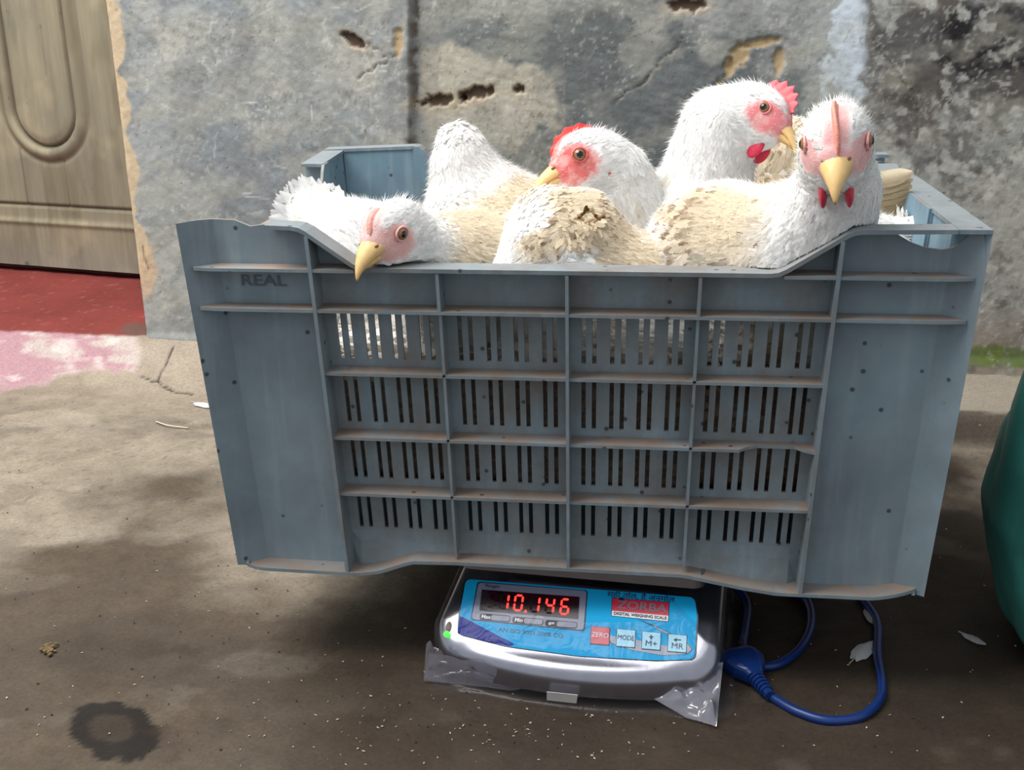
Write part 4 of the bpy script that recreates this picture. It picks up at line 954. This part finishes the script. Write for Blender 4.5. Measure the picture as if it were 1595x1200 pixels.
def chicken(label, bones, head=None, seed=0, dirt=0.4, face=(228, 120, 116), comb=None, wattle=None, lobe=None, nfeather=6500, fsize=1.0, bsz=1.0, bl=1.0, group='live white chickens in the crate', dirtc=None, white_top=None, fuzz=9000, streak=0.3, flen=1.0):
    """bones: list of (p0, r0, p1, r1) from the head end towards the tail. head: (pos, fwd, up, scale)"""
    pts = np.array([b[0] for b in bones]+[b[2] for b in bones]); rs = np.array([b[1] for b in bones]+[b[3] for b in bones])
    base = pts.mean(0); base[2] = -0.284
    root = empty('chicken', tuple(base), label, 'chicken', group)
    lo = (pts-rs[:, None]).min(0)-0.02; hi = (pts+rs[:, None]).max(0)+0.02
    if head is not None:
        hp, hf, hu, hs = head; hf = unit(hf); hl = unit(np.cross(hu, hf)); hu = np.cross(hf, hl); HM = np.stack([hf, hl, hu])   # rows
        lo = np.minimum(lo, hp-0.045*hs); hi = np.maximum(hi, hp+0.045*hs)
    lo[2] = max(lo[2], -0.282)
    hstep = 0.0026
    nx, ny, nz = [int(math.ceil((hi[k]-lo[k])/hstep))+1 for k in range(3)]
    gx = lo[0]+np.arange(nx)*hstep; gy = lo[1]+np.arange(ny)*hstep; gz = lo[2]+np.arange(nz)*hstep
    G = np.stack(np.meshgrid(gx, gy, gz, indexing='ij'), -1).astype(np.float32)
    def sdf(Q, full=True):
        d = None
        for p0, r0, p1, r1 in bones:
            p0 = np.asarray(p0, np.float32); p1 = np.asarray(p1, np.float32); ab = p1-p0; L2 = max(float(ab@ab), 1e-8)
            t = np.clip(((Q-p0)@ab)/L2, 0, 1); e = np.linalg.norm(Q-p0-t[..., None]*ab, axis=-1)-(r0+(r1-r0)*t)
            d = e if d is None else smin(d, e, 0.022)
        if head is not None:
            ql = ((Q-hp.astype(np.float32))@HM.T.astype(np.float32))/hs
            for c, r in (((-0.003, 0, 0.0), (0.026, 0.0180, 0.0215)), ((0.015, 0, -0.002), (0.013, 0.0105, 0.012)), ((0.004, 0, -0.013), (0.017, 0.0125, 0.011)), ((0.006, 0, 0.010), (0.014, 0.0135, 0.010))):
                r = np.array(r, np.float32); qq = (ql-np.array(c, np.float32))/r; nrm = np.linalg.norm(qq, axis=-1); e = (nrm-1)*nrm/np.maximum(np.linalg.norm(qq/r, axis=-1), 1e-3)*hs
                e = np.where(nrm < 0.3, -0.005, e); d = e if d is None else smin(d, e, 0.008)
        return d
    Fv = sdf(G)
    Fv = Fv + ((fbm(G[..., 0]*30, G[..., 1]*30, G[..., 2]*30, seed, 1)-0.5)*0.004).astype(np.float32)
    rim_ = np.interp(gx, [p[0] for p in ftop], [p[1] for p in ftop])+0.003
    pen = (0.0275+TY*(-G[..., 2]/H))-G[..., 1]; pen = np.where(G[..., 2] < rim_[:, None, None], pen, -1)
    pen = np.maximum(pen, np.where(G[..., 2] < 0.003, np.abs(G[..., 0])-(0.274-SX*(-G[..., 2]/H)), -1)); pen = np.maximum(pen, np.where(G[..., 2] < -0.02, G[..., 1]-0.404, -1)); Fv = np.maximum(Fv, pen)
    Fv[:, :, 0] = 1; Fv[0] = 1; Fv[-1] = 1; Fv[:, 0] = 1; Fv[:, -1] = 1; Fv[:, :, -1] = 1
    V, F = surfnet(Fv, lo, hstep)
    def facemask(P):
        if head is None: return np.zeros(len(P))
        q = ((P-hp)@HM.T)/hs
        m1 = 1-sstep(0.72, 1.18, np.sqrt(((q[:, 0]-0.013)/(0.0175*fsize))**2+((q[:, 2]+0.001)/(0.0150*fsize))**2)+0.35*(vn(q[:, 0]*500, q[:, 1]*500, q[:, 2]*500, seed)-0.5))
        m2 = (1-sstep(0.005, 0.009, np.abs(q[:, 1])))*sstep(0.004, 0.010, q[:, 2])*sstep(-0.004, 0.004, q[:, 0])
        m3 = 1-sstep(0.009, 0.0125, np.linalg.norm((q-np.array([0.020, 0, -0.002]))*np.array([0.8, 1, 1]), axis=-1)); m1 = np.maximum(m1, m3)
        return np.where(np.linalg.norm(q, axis=-1) < 0.04, np.maximum(m1, m2), 0)
    def dirtm(P):
        f = fbm(P[:, 0]*26, P[:, 1]*26, P[:, 2]*26, seed+5, 4)
        m_ = sstep(0.62-dirt*0.35, 0.80-dirt*0.25, f)
        if dirtc is not None:
            for c, r in dirtc: m_ = np.maximum(m_, (1-sstep(0.5, 1.15, np.linalg.norm(P-c, axis=-1)/r+(f-0.5)*0.9)))
        if head is not None: m_ = m_*sstep(0.035, 0.06, np.linalg.norm(P-hp, axis=-1))
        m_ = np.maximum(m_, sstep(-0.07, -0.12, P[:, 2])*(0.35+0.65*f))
        if white_top is not None:
            for c, r in white_top: m_ = m_*sstep(0.75, 1.2, np.linalg.norm(P-c, axis=-1)/r+(f-0.5)*0.4)
        return m_
    fm = facemask(V); dm = dirtm(V)
    C = WHITE*(1-0.6*dm[:, None])+CREAM*0.6*dm[:, None]; dirt_shade = sstep(-0.095, -0.13, V[:, 2])[:, None]*0.9; C = C*(1-dirt_shade)+lin(72, 52, 38)*dirt_shade; pale = sstep(0.45, 0.75, fbm(V[:, 0]*260, V[:, 1]*260, V[:, 2]*260, seed+3, 3))[:, None]*0.55; FC = lin(*face)*(1-pale)+lin(246, 206, 198)*pale; C = C*(1-fm[:, None])+FC*fm[:, None]  # low parts: belly dirt plus painted shade of the crate inside
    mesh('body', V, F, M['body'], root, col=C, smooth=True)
    def clip(Q):
        rm = np.interp(Q[:, 0], [p[0] for p in ftop], [p[1] for p in ftop])+0.001
        k = Q[:, 2] < rm; Q[k, 1] = np.maximum(Q[k, 1], 0.0255+TY*(-Q[k, 2]/H)); k = Q[:, 2] < 0.001; Q[k, 0] = np.clip(Q[k, 0], -0.276, 0.276); k = Q[:, 2] < -0.02; Q[k, 1] = np.minimum(Q[k, 1], 0.406); return Q
    # ---- plumage
    a, b, c, d = V[F[:, 0]], V[F[:, 1]], V[F[:, 2]], V[F[:, 3]]
    nrm = np.cross(c-a, d-b); ar = np.linalg.norm(nrm, axis=1); nrm = unit(nrm); cen = (a+b+c+d)/4
    g = np.random.default_rng(seed+11)
    def flow(P):
        best = np.full(len(P), 1e9); fl = np.zeros_like(P)
        for p0, r0, p1, r1 in bones:
            p0 = np.asarray(p0); p1 = np.asarray(p1); ab = p1-p0; t = np.clip(((P-p0)@ab)/(ab@ab), 0, 1); e = np.linalg.norm(P-p0-t[:, None]*ab, axis=1)-(r0+(r1-r0)*t)
            k = e < best; best[k] = e[k]; fl[k] = unit(ab)
        if head is not None:
            k = np.linalg.norm(P-hp, axis=1) < 0.030*hs; fl[k] = -hf
        return fl
    wgt = ar*np.where(cen[:, 2] > -0.10, 1.0, 0.12)*np.where(nrm[:, 2] < -0.5, 0.2, 1); wgt /= wgt.sum()
    def pick(n):
        i = g.choice(len(cen), n, p=wgt); w_ = g.dirichlet((1, 1, 1, 1), n)
        P = a[i]*w_[:, :1]+b[i]*w_[:, 1:2]+c[i]*w_[:, 2:3]+d[i]*w_[:, 3:4]; return P, nrm[i]
    P, n_ = pick(int(nfeather*1.7)); k = facemask(P) < 0.35; P, n_ = P[k], n_[k]
    fl = flow(P); fl = fl-n_*(fl*n_).sum(1)[:, None]; fl = unit(fl+g.normal(0, 0.16, P.shape)*1.0); fl = unit(fl-n_*(fl*n_).sum(1)[:, None])
    nearh = np.exp(-(np.linalg.norm(P-hp, axis=1)/(0.055*hs))**2) if head is not None else np.zeros(len(P))
    Ln = (0.017*(1-nearh)+0.0065*nearh)*g.uniform(0.75, 1.3, len(P))*flen*0.78; Wd = Ln*(0.17+0.06*(1-nearh))*g.uniform(0.8, 1.2, len(P))
    sd = unit(np.cross(fl, n_)); ns = 5; ts = np.linspace(0, 1, ns); prof = np.array([0.35, 0.85, 1.0, 0.80, 0.28])
    out = np.zeros((len(P), ns, 3, 3)); lift = g.uniform(0.02, 0.10, len(P))*(1-0.6*nearh)
    for i, t in enumerate(ts):
        ctr = P-n_*0.0012*0 + fl*(Ln*t)[:, None]+n_*(Ln*(lift*t-0.10*t*t)+0.0006)[:, None]
        for j, s_ in enumerate((-1, 0, 1)):
            jag = g.normal(0, 0.12, len(P))*(t > 0.4)
            out[:, i, j] = ctr+sd*(s_*Wd*prof[i])[:, None]-n_*(abs(s_)*Wd*0.22*prof[i])[:, None]+fl*(jag*Ln*0.35*abs(s_))[:, None]
    nf = len(P); Vf = clip(out.reshape(-1, 3)); q = np.arange(ns*3).reshape(ns, 3)
    Q = np.stack([q[:-1, :-1], q[1:, :-1], q[1:, 1:], q[:-1, 1:]], -1).reshape(-1, 4)
    Ff = (np.arange(nf)[:, None, None]*ns*3+Q[None]).reshape(-1, 4)[:, ::-1]
    dm = dirtm(P); tone = g.uniform(0.90, 1.02, nf)
    Cf = (WHITE*(1-dm[:, None])+CREAM*dm[:, None])*tone[:, None]; dirt_shade = sstep(-0.085, -0.125, P[:, 2])[:, None]*0.9; Cf = Cf*(1-dirt_shade)+lin(72, 52, 38)*dirt_shade  # feathers take the same dirt and painted shade low down
    Cv = np.repeat(Cf, ns*3, 0).reshape(nf, ns, 3, 3)
    dk = (g.random(nf) < streak*dm*0.5); tip = np.zeros((nf, ns, 3)); tip[:, 3:, :] = 1; tip = tip*dk[:, None, None]*g.uniform(0.3, 0.9, nf)[:, None, None]
    Cv = Cv*(1-tip[..., None])+BROWN*tip[..., None]
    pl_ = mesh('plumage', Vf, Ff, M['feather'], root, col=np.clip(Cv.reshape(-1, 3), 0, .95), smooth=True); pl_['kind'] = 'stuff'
    nv_ = np.repeat(unit(n_+g.normal(0, 0.15, n_.shape)), ns*3, 0); pl_.data.normals_split_custom_set_from_vertices(nv_.tolist())
    # ---- soft down
    P, n_ = pick(fuzz); fmk = facemask(P); keep_ = g.random(len(P)) > fmk*0.75; P, n_, fmk = P[keep_], n_[keep_], fmk[keep_]
    fl = flow(P); dr = unit(fl*0.8+n_*g.uniform(0.3, 1.0, (len(P), 1))+g.normal(0, 0.25, P.shape)); Ls = g.uniform(0.004, 0.009, len(P))*(1-0.6*fmk)
    sd = unit(np.cross(dr, n_)+g.normal(0, 0.35, P.shape)); sd = unit(sd-dr*(sd*dr).sum(1)[:, None])*0.00022; fs = np.sign((np.cross(sd, dr)*n_).sum(1)); sd = sd*np.where(fs == 0, 1, fs)[:, None]
    Vd = np.stack([P+n_*0.0005-sd, P+n_*0.0005+sd, P+dr*Ls[:, None]], 1).reshape(-1, 3); Vd = clip(Vd)
    dm = dirtm(P)*0.7; Cd = WHITE*(1-dm[:, None])+CREAM*dm[:, None]; dirt_shade = sstep(-0.085, -0.125, P[:, 2])[:, None]*0.9; Cd = np.repeat(Cd*(1-dirt_shade)+lin(72, 52, 38)*dirt_shade, 3, 0)  # down darkens likewise, dirt with crate shade painted in
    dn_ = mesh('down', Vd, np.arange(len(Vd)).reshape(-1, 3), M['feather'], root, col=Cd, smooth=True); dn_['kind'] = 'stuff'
    dn_.data.normals_split_custom_set_from_vertices(np.repeat(n_, 3, 0).tolist())
    if head is None: return root
    def HL(x, y, z): return hp+(hf*x+hl*y+hu*z)*hs
    # ---- beak
    def loft(sections, name, mat, parent, lower=False):
        V = []; n = 14
        for x, z, w_, up_, dn2 in sections:
            for k in range(n):
                th = 2*math.pi*k/n; cy_, sy__ = math.cos(th), math.sin(th)
                V.append(HL(0.014+(x-0.014)*bl, w_*cy_*bsz, z+(up_ if sy__ > 0 else dn2)*sy__*bsz))
        m2 = len(sections); F = [[i*n+k, (i+1)*n+k, (i+1)*n+(k+1) % n, i*n+(k+1) % n] for i in range(m2-1) for k in range(n)]+[list(range(n)), [(m2-1)*n+k for k in range(n)][::-1]]
        return MB().add(V, F).build(name, mat, parent, smooth=True)
    ub = loft([(0.016, -0.002, .0095, .0095, .004), (0.022, -0.003, .0088, .0085, .003), (0.028, -0.0045, .0072, .0075, .0022), (0.034, -0.0065, .0055, .0062, .0020), (0.040, -0.010, .0034, .0045, .0022), (0.044, -0.0135, .0018, .0028, .0025), (0.0462, -0.0170, .0006, .0014, .0010)], 'upper_beak', M['beak'], root)
    loft([(0.014, -0.0062, .0082, .0030, .0050), (0.022, -0.0066, .0072, .0024, .0046), (0.030, -0.0080, .0054, .0020, .0036), (0.036, -0.0098, .0034, .0016, .0026), (0.040, -0.0125, .0012, .0008, .0010)], 'lower_beak', M['beak'], root)
    for s_ in (-1, 1):
        c_ = HL(0.014+0.0115*bl, s_*0.0058*bsz, 0.0008); MB().ellipsoid(c_, [hf*.0026*hs, hl*.0013*hs, hu*.0011*hs], 10, 6).build('nostril', M['nostril'], ub)
        c_ = HL(0.0085, s_*0.0150, 0.0045); ey = MB().ellipsoid(c_, [hf*.0046*hs, hl*.0042*hs, hu*.0046*hs], 20, 12).build('eye', M['iris'], root, smooth=True)
        MB().ellipsoid(HL(0.0087, s_*0.0170, 0.0045), [hf*.0031*hs, hl*.0026*hs, hu*.0031*hs], 16, 8).build('pupil', M['pupil'], ey, smooth=True)
        ring = [HL(0.0085+.0052*math.cos(t_), s_*(0.0166-0.0006*math.cos(t_)), 0.0045+.0046*math.sin(t_)) for t_ in np.linspace(0, 2*math.pi, 25)]
        MB().tube(ring, 0.0008*hs, 8, cap=False).build('eyelid', mface(face), root, smooth=True)
    # ---- comb
    if comb:
        h0, th0, teeth, rgb, a0, a1 = comb; st_ = 40; V = []; lv = (0, 0.35, 0.7, 0.92, 1.0)
        for i in range(st_+1):
            t_ = i/st_; an = math.radians(a0+(a1-a0)*t_); bx, bz = -0.003+0.0255*math.cos(an), 0.001+0.0215*math.sin(an); nx_, nz_ = math.cos(an)*0.8, math.sin(an)
            env = math.sin(math.pi*min(1, 0.08+t_*0.95))**0.55; saw = abs(((t_*teeth) % 1)-0.5)*2
            hh = h0*env*(0.62+0.38*saw if teeth else 1)+0.0006
            lean = 0.0015*math.sin(5*t_+seed)
            for s_ in (-1, 1):
                for l_ in lv: V.append(HL(bx+nx_*(hh*l_-0.002*(1-l_)), s_*th0*(1-0.75*l_)+lean*l_, bz+nz_*(hh*l_-0.002*(1-l_))))
        nl = len(lv); F = []
        for i in range(st_):
            A = i*2*nl; B = (i+1)*2*nl
            for l_ in range(nl-1): F += [[A+l_, B+l_, B+l_+1, A+l_+1], [A+nl+l_+1, B+nl+l_+1, B+nl+l_, A+nl+l_]]
            F.append([A+nl-1, B+nl-1, B+2*nl-1, A+2*nl-1])
        MB().add(V, F).build('comb', mface(rgb), root, smooth=True)
    if wattle:
        wl, rgb = wattle
        for s_ in (-1, 1):
            c_ = HL(0.013, s_*0.0070, -0.017-wl*0.5); MB().ellipsoid(c_, [hf*wl*0.55*hs+hu*0.001, hl*.0024*hs, hu*wl*0.85*hs], 14, 10).build('wattle', mface(rgb), root, smooth=True)
    if lobe:
        for s_ in (-1, 1):
            c_ = HL(-0.0095, s_*0.0150, -0.010); MB().ellipsoid(c_, [hf*.0030*hs, hl*.0030*hs, hu*.0072*hs], 12, 8).build('earlobe', mface(lobe), root, smooth=True)
    return root
_fm = {}
def mface(rgb):
    if rgb not in _fm: _fm[rgb] = fleshy('flesh_%d' % len(_fm), rgb)
    return _fm[rgb]
def tocam(p): return unit(CAM-p)
A_ = at
def long_feather(root, base, tip, up, width, rgb, name='flight_feather', curl=0.1, rag=0.25, seed=0):
    g = np.random.default_rng(seed); base = np.array(base); tip = np.array(tip); ax = tip-base; L = np.linalg.norm(ax); ax = ax/L
    sd = unit(np.cross(ax, up)); nn = np.cross(sd, ax); ns = 12; V = []; C = []
    c0 = lin(*rgb)
    for i in range(ns+1):
        t = i/ns; w_ = width*min(1.0, 0.35+2.2*t)*(1-max(0, t-0.72)**2*9.5*(0.9)); w_ = max(w_, width*0.12)
        ctr = base+ax*L*t+nn*curl*L*(t-t*t)*-1
        for s_ in (-1, -0.5, 0, 0.5, 1):
            j = g.normal(0, rag)*width*0.5*abs(s_)*(0.3+t)
            V.append(ctr+sd*s_*w_+ax*(j-abs(s_)*width*0.35)-nn*abs(s_)**2*w_*0.2+nn*(0.0008 if s_ == 0 else 0))
            C.append(c0*(0.94+0.08*g.random())*(0.97 if s_ == 0 else 1))
    F = np.array([[i*5+k, i*5+k+1, (i+1)*5+k+1, (i+1)*5+k] for i in range(ns) for k in range(4)])
    return mesh(name, V, F, M['feather'], root, col=np.clip(np.array(C), 0, .95), smooth=True)
up_ = np.array([0, 0, 1.0])

# A: head laid over the front rim, body behind it to the right
h = A_(612, 364, 0.026)
A = chicken('white chicken resting its pale beak on the front rim, leftmost head', [
    (h-FW*-0.012+RT*0.012+UP*-0.006, 0.020, A_(655, 395, 0.055), 0.030), (A_(655, 400, 0.06), 0.030, A_(715, 425, 0.085), 0.052), (A_(715, 432, 0.09), 0.052, A_(790, 440, 0.12), 0.056), (A_(720, 520, 0.11), 0.05, A_(800, 560, 0.12), 0.055), ((-.20, .10, -.17), .075, (-.08, .10, -.17), .08)],
    head=(h, -RT*0.62-UP*0.33+tocam(h)*0.68, UP*0.75+tocam(h)*0.5-RT*0.25, 1.16), seed=1, dirt=0.25, face=(240, 186, 180), comb=(0.0030, 0.0055, 0, (232, 160, 148), 6, 66), fsize=0.85, bsz=1.2, bl=0.85,
    lobe=None, wattle=None, dirtc=[(A_(740, 380, 0.06), 0.075)], streak=0.5)
# B: back of a raised neck, facing away
h = A_(714, 214, 0.235)
B = chicken('white chicken facing away with smooth raised neck, behind the leftmost head', [
    (A_(712, 220, 0.235), 0.0175, A_(716, 262, 0.232), 0.0200), (A_(716, 262, 0.232), 0.0205, A_(722, 320, 0.225), 0.030), (A_(728, 325, 0.225), 0.032, A_(790, 375, 0.22), 0.060), (A_(725, 370, 0.21), 0.040, A_(800, 400, 0.20), 0.055), (A_(760, 480, 0.24), 0.06, A_(700, 520, 0.25), 0.06), (A_(728, 258, 0.232), 0.019, A_(800, 325, 0.225), 0.034)],
    seed=2, dirt=0.2, dirtc=[(A_(800, 330, 0.18), 0.055)], white_top=[(A_(715, 240, 0.22), 0.05)], fuzz=20000, flen=0.75)
for i in range(12):
    t = i/11; b_ = A_(694+3*math.sin(i), 262+52*t, 0.222); long_feather(B, b_, b_-RT*(0.008+0.004*(i % 3))-UP*0.016, tocam(b_), 0.0030, (250, 248, 246), 'neck_feather', curl=0.2, rag=0.5, seed=100+i)
# C: profile to the left, red comb
h = A_(912, 251, 0.165)
C = chicken('white chicken in profile facing left with a low red comb', [
    (A_(935, 252, 0.175), 0.0215, A_(958, 275, 0.18), 0.0260), (A_(958, 278, 0.18), 0.027, A_(970, 330, 0.185), 0.036), (A_(965, 340, 0.19), 0.040, A_(960, 400, 0.21), 0.060), (A_(960, 400, 0.21), 0.060, A_(880, 420, 0.27), 0.06), (A_(950, 500, 0.2), 0.06, A_(900, 560, 0.25), 0.06)],
    head=(h, -RT*0.93-UP*0.26+tocam(h)*0.22, UP*0.95-RT*0.2+tocam(h)*0.1, 1.22), seed=3, dirt=0.05, face=(226, 112, 108), comb=(0.0055, 0.0035, 5, (222, 58, 50), 10, 108),
    wattle=(0.004, (210, 70, 74)), lobe=(206, 60, 66), fuzz=12000)
# H: beige hen in the middle front, head tucked down
Hn = chicken('dirty beige chicken hunched in the front middle, head tucked out of sight', [
    (A_(850, 352, 0.085), 0.028, A_(880, 366, 0.092), 0.038), (A_(885, 388, 0.095), 0.044, A_(890, 418, 0.095), 0.052), (A_(900, 425, 0.085), 0.042, A_(1030, 455, 0.09), 0.046), (A_(855, 400, 0.08), 0.036, A_(830, 430, 0.08), 0.045), (A_(880, 520, 0.09), 0.055, A_(1030, 540, 0.09), 0.055), ((-.03, .10, -.18), .075, (.07, .10, -.18), .075)],
    seed=4, dirt=0.35, dirtc=[(A_(880, 320, 0.05), 0.050), (A_(960, 385, 0.04), 0.06)], white_top=[(A_(812, 335, 0.06), 0.016), (A_(895, 416, 0.035), 0.018)], nfeather=8000, flen=0.8, streak=0.5)
for i in range(14):
    a_ = i/14*2*math.pi; c = A_(918, 338, 0.050)+UP*0.004*math.sin(i*2.3)+RT*0.004*math.cos(i*3.1); long_feather(Hn, c, c+RT*0.009*math.cos(a_)+UP*0.007*math.sin(a_)+tocam(c)*0.007, tocam(c), 0.0014, (222, 200, 166) if i % 3 else (120, 84, 52), 'curled_feather', seed=i)
# D: tall neck, head in profile to the right
h = A_(1181, 182, 0.195)
Dn = chicken('white chicken with tall neck and upright serrated comb facing right', [
    (A_(1165, 178, 0.200), 0.0245, A_(1125, 195, 0.205), 0.030), (A_(1125, 200, 0.205), 0.031, A_(1106, 260, 0.205), 0.033), (A_(1106, 265, 0.205), 0.034, A_(1095, 320, 0.205), 0.044), (A_(1090, 335, 0.205), 0.046, A_(1040, 390, 0.21), 0.068), (A_(1040, 395, 0.22), 0.066, A_(1010, 400, 0.26), 0.06), (A_(1070, 500, 0.2), 0.06, A_(1060, 560, 0.22), 0.07)],
    head=(h, RT*0.80-UP*0.30+tocam(h)*0.50, UP*0.95+RT*0.25, 1.16), seed=5, dirt=0.0, face=(236, 134, 138), comb=(0.0120, 0.0030, 6, (236, 110, 118), 22, 98), fsize=0.85, bl=0.85,
    wattle=(0.0105, (214, 46, 78)), lobe=(222, 84, 110), fuzz=14000)
# G: back right body behind the two right heads, dirty wing and white tail
G = chicken('beige chicken at the right rear with a dirty stiff wing tip', [
    (A_(1190, 330, 0.33), 0.045, A_(1225, 270, 0.33), 0.050), (A_(1225, 285, 0.33), 0.052, A_(1280, 330, 0.33), 0.055), (A_(1280, 330, 0.33), 0.050, A_(1360, 345, 0.31), 0.026), (A_(1260, 440, 0.33), 0.06, A_(1200, 500, 0.33), 0.06)],
    seed=6, dirt=0.5, dirtc=[(A_(1220, 260, 0.29), 0.06)], nfeather=6500, flen=1.25)
for i in range(12):
    t = i/11; b_ = A_(1315+8*t, 290+46*t, 0.215); e_ = A_(1424-14*t*t-4*(i % 2), 268+58*t, 0.158+0.003*i)
    long_feather(G, b_, e_, tocam(b_), 0.0060, (222-30*t-16*(i % 2), 208-34*t-18*(i % 2), 180-40*t-20*(i % 2)), 'flight_feather', curl=0.05, rag=0.35, seed=20+i)
# E: head towards the camera, neck over the front cut-out, body to the left
h = A_(1303, 226, 0.005)
En = chicken('white chicken staring straight at the viewer, head raised over the right rim', [
    (h+np.array([0.0, 0.016, -0.008]), 0.0240, A_(1303, 290, 0.035), 0.0250), (A_(1303, 292, 0.035), 0.0255, A_(1278, 345, 0.045), 0.032), (A_(1278, 348, 0.047), 0.034, A_(1225, 400, 0.062), 0.046), (A_(1220, 395, 0.07), 0.050, A_(1125, 400, 0.10), 0.056), (A_(1125, 400, 0.10), 0.056, A_(1110, 420, 0.12), 0.05), (A_(1150, 520, 0.09), 0.055, A_(1230, 520, 0.1), 0.06), ((.12, .10, -.18), .07, (.22, .11, -.18), .07)],
    head=(h, tocam(h)*0.92-UP*0.36-RT*0.02, UP*0.92+tocam(h)*0.36, 1.30), seed=7, dirt=0.12, face=(240, 178, 176), comb=(0.0070, 0.0028, 0, (238, 158, 140), -2, 88),
    wattle=(0.0105, (206, 58, 82)), lobe=None, fsize=0.78, bsz=1.15, bl=0.82, dirtc=[(A_(1120, 350, 0.055), 0.05)], fuzz=15000, nfeather=9000, flen=1.2, streak=0.8)
# J: white chicken behind at right, tail out to the right
J = chicken('white chicken crouching under the broken right corner, only back and tail showing', [
    (A_(1290, 415, 0.15), 0.045, A_(1350, 410, 0.16), 0.040), (A_(1350, 405, 0.16), 0.036, A_(1400, 385, 0.16), 0.020), (A_(1300, 480, 0.16), 0.06, A_(1330, 560, 0.2), 0.07)],
    seed=8, dirt=0.0, nfeather=4000)
for i in range(9):
    t = i/8; b_ = A_(1380, 352+24*t, 0.15); e_ = A_(1446+26*math.sin(t*2.2), 344+42*t, 0.13)
    long_feather(J, b_, e_, tocam(b_)+up_*0.6, 0.0080, (250, 248, 246), 'tail_feather', curl=0.1, rag=0.3, seed=60+i)
# F: white chicken by the left side, fanned tail up to the left
Fn = chicken('white chicken at the left side showing only its fanned tail', [
    (A_(600, 420, 0.13), 0.045, A_(560, 400, 0.135), 0.046), (A_(560, 398, 0.135), 0.044, A_(505, 362, 0.14), 0.026), (A_(505, 362, 0.14), 0.026, A_(480, 335, 0.145), 0.015), (A_(560, 480, 0.13), 0.055, A_(560, 540, 0.2), 0.07)],
    seed=9, dirt=0.0, nfeather=4500)
for i in range(15):
    t = i/14; b_ = A_(505+8*t, 368-14*t, 0.135+0.01*(i % 2)); e_ = A_(418+110*t**1.5, 338-66*math.sin(min(1, t*1.5)*1.5)+(40*max(0, t-0.6)), 0.13+0.03*t)
    long_feather(Fn, b_, e_, tocam(b_), 0.0085, (250, 249, 247), 'tail_feather', curl=0.12, rag=0.45, seed=80+i)

# ------------------------------------------------------------------ litter on the floor
def floor_z(x, y):
    wally = WL[1]+(x-WL[0])*wd[1]/wd[0]; s = wally-y; wob = float(fbm(x*9, y*9, 0, 11))-0.5; lr = float(sstep(-0.45, 0.15, x)); zl = LEDGE-0.012*lr
    h_ = ((1-float(sstep(0.02*wob, 0.125+0.05*wob, s)))*(1-lr)+(1-float(sstep(0.155+0.02*wob, 0.185+0.03*wob, s)))*lr)*(zl-FL)
    return FL+h_+(float(fbm(x*4, y*4, 0, 1, 5))-0.5)*0.010+(float(fbm(x*22, y*22, 0, 2, 5))-0.5)*0.0035+(float(fbm(x*90, y*90, 0, 4, 3))-0.5)*0.0012
def fpt(px, py, lift=0.001):
    p = onz(px, py, FL)
    for _ in range(3): p = onz(px, py, floor_z(p[0], p[1])+lift)
    return p
def down_feather(px0, py0, px1, py1, width, label, rgb=(236, 236, 238)):
    a_, b_ = fpt(px0, py0, 0.002), fpt(px1, py1, 0.003); o_ = empty('feather', tuple(a_), label, 'feather', None)
    long_feather(o_, a_+(b_-a_)*0.22, b_, up_, width, rgb, 'vane', curl=-0.15, rag=0.6, seed=int(px0))
    MB().tube([a_, a_+(b_-a_)*0.5+up_*0.001, b_-(b_-a_)*0.08+up_*0.0015], [0.0006, 0.0005, 0.0002], 6).build('quill', M['flake'], o_)
down_feather(1323, 1034, 1360, 999, 0.0080, 'small white feather lying inside the loop of blue cord')
down_feather(1493, 984, 1535, 1004, 0.0050, 'wispy white feather on the floor between cord and green sack', (206, 206, 210))
down_feather(297, 626, 332, 634, 0.0080, 'white down feather on the floor against the left side of the crate')
down_feather(1345, 945, 1362, 972, 0.0045, 'dull white feather scrap under the right corner of the crate', (190, 186, 180))
q = [fpt(243, 657, .002), fpt(262, 663, .003), fpt(293, 667, .002)]
st_ = MB().tube(spline(q, 6), 0.0011, 6).build('straw', M['flake'], None, loc=tuple(q[0])); tag(st_, 'thin pale straw on the floor left of the crate', 'straw')
g = np.random.default_rng(3)
cl = empty('dropping', tuple(fpt(75, 1012, 0)), 'small dry crumbly dropping on the floor at lower left', 'dropping')
for i in range(34):
    c = fpt(75+g.normal(0, 6), 1012+g.normal(0, 3.4), 0.0015+0.002*g.random()); r = g.uniform(.0009, .0028); MB().ellipsoid(c, [np.array([r, 0, 0]), np.array([0, r*g.uniform(.6, 1), 0]), np.array([0, 0, r*.7])], 8, 5).build('crumb', M['crumb'], cl)
for nm, mt, cnt, lab, szr in (('chaff', M['flake'], 330, 'pale chaff flakes scattered over the cement floor', (.0006, .0018)), ('grit', M['grit'], 260, 'dark grit scattered over the cement floor', (.0007, .0019))):
    mb = MB()
    for i in range(cnt):
        px, py = g.uniform(0, 1595), 620+560*g.random()**0.8
        if nm == 'chaff' and g.random() < 0.35: px, py = g.normal(720, 200), g.normal(1140, 30)
        p = fpt(px, py, 0.0008)
        if p[1] > 0.72: continue
        an = g.uniform(0, 6.28); r = g.uniform(*szr); e = g.uniform(0.2, 0.6)
        ax_ = np.array([math.cos(an), math.sin(an), g.normal(0, .15)])*r; ay_ = np.array([-math.sin(an), math.cos(an), g.normal(0, .15)])*r*e
        mb.add([p-ax_, p-ay_, p+ax_, p+ay_, p+up_*0.0008], [[0, 1, 4], [1, 2, 4], [2, 3, 4], [3, 0, 4], [3, 2, 1, 0]])
    o_ = mb.build(nm, mt, None); tag(o_, lab, nm, kind='stuff')

# ------------------------------------------------------------------ lift the whole place so that the floor lies at zero
for o_ in list(sc.objects):
    if o_.parent is None: o_.location.z -= FL
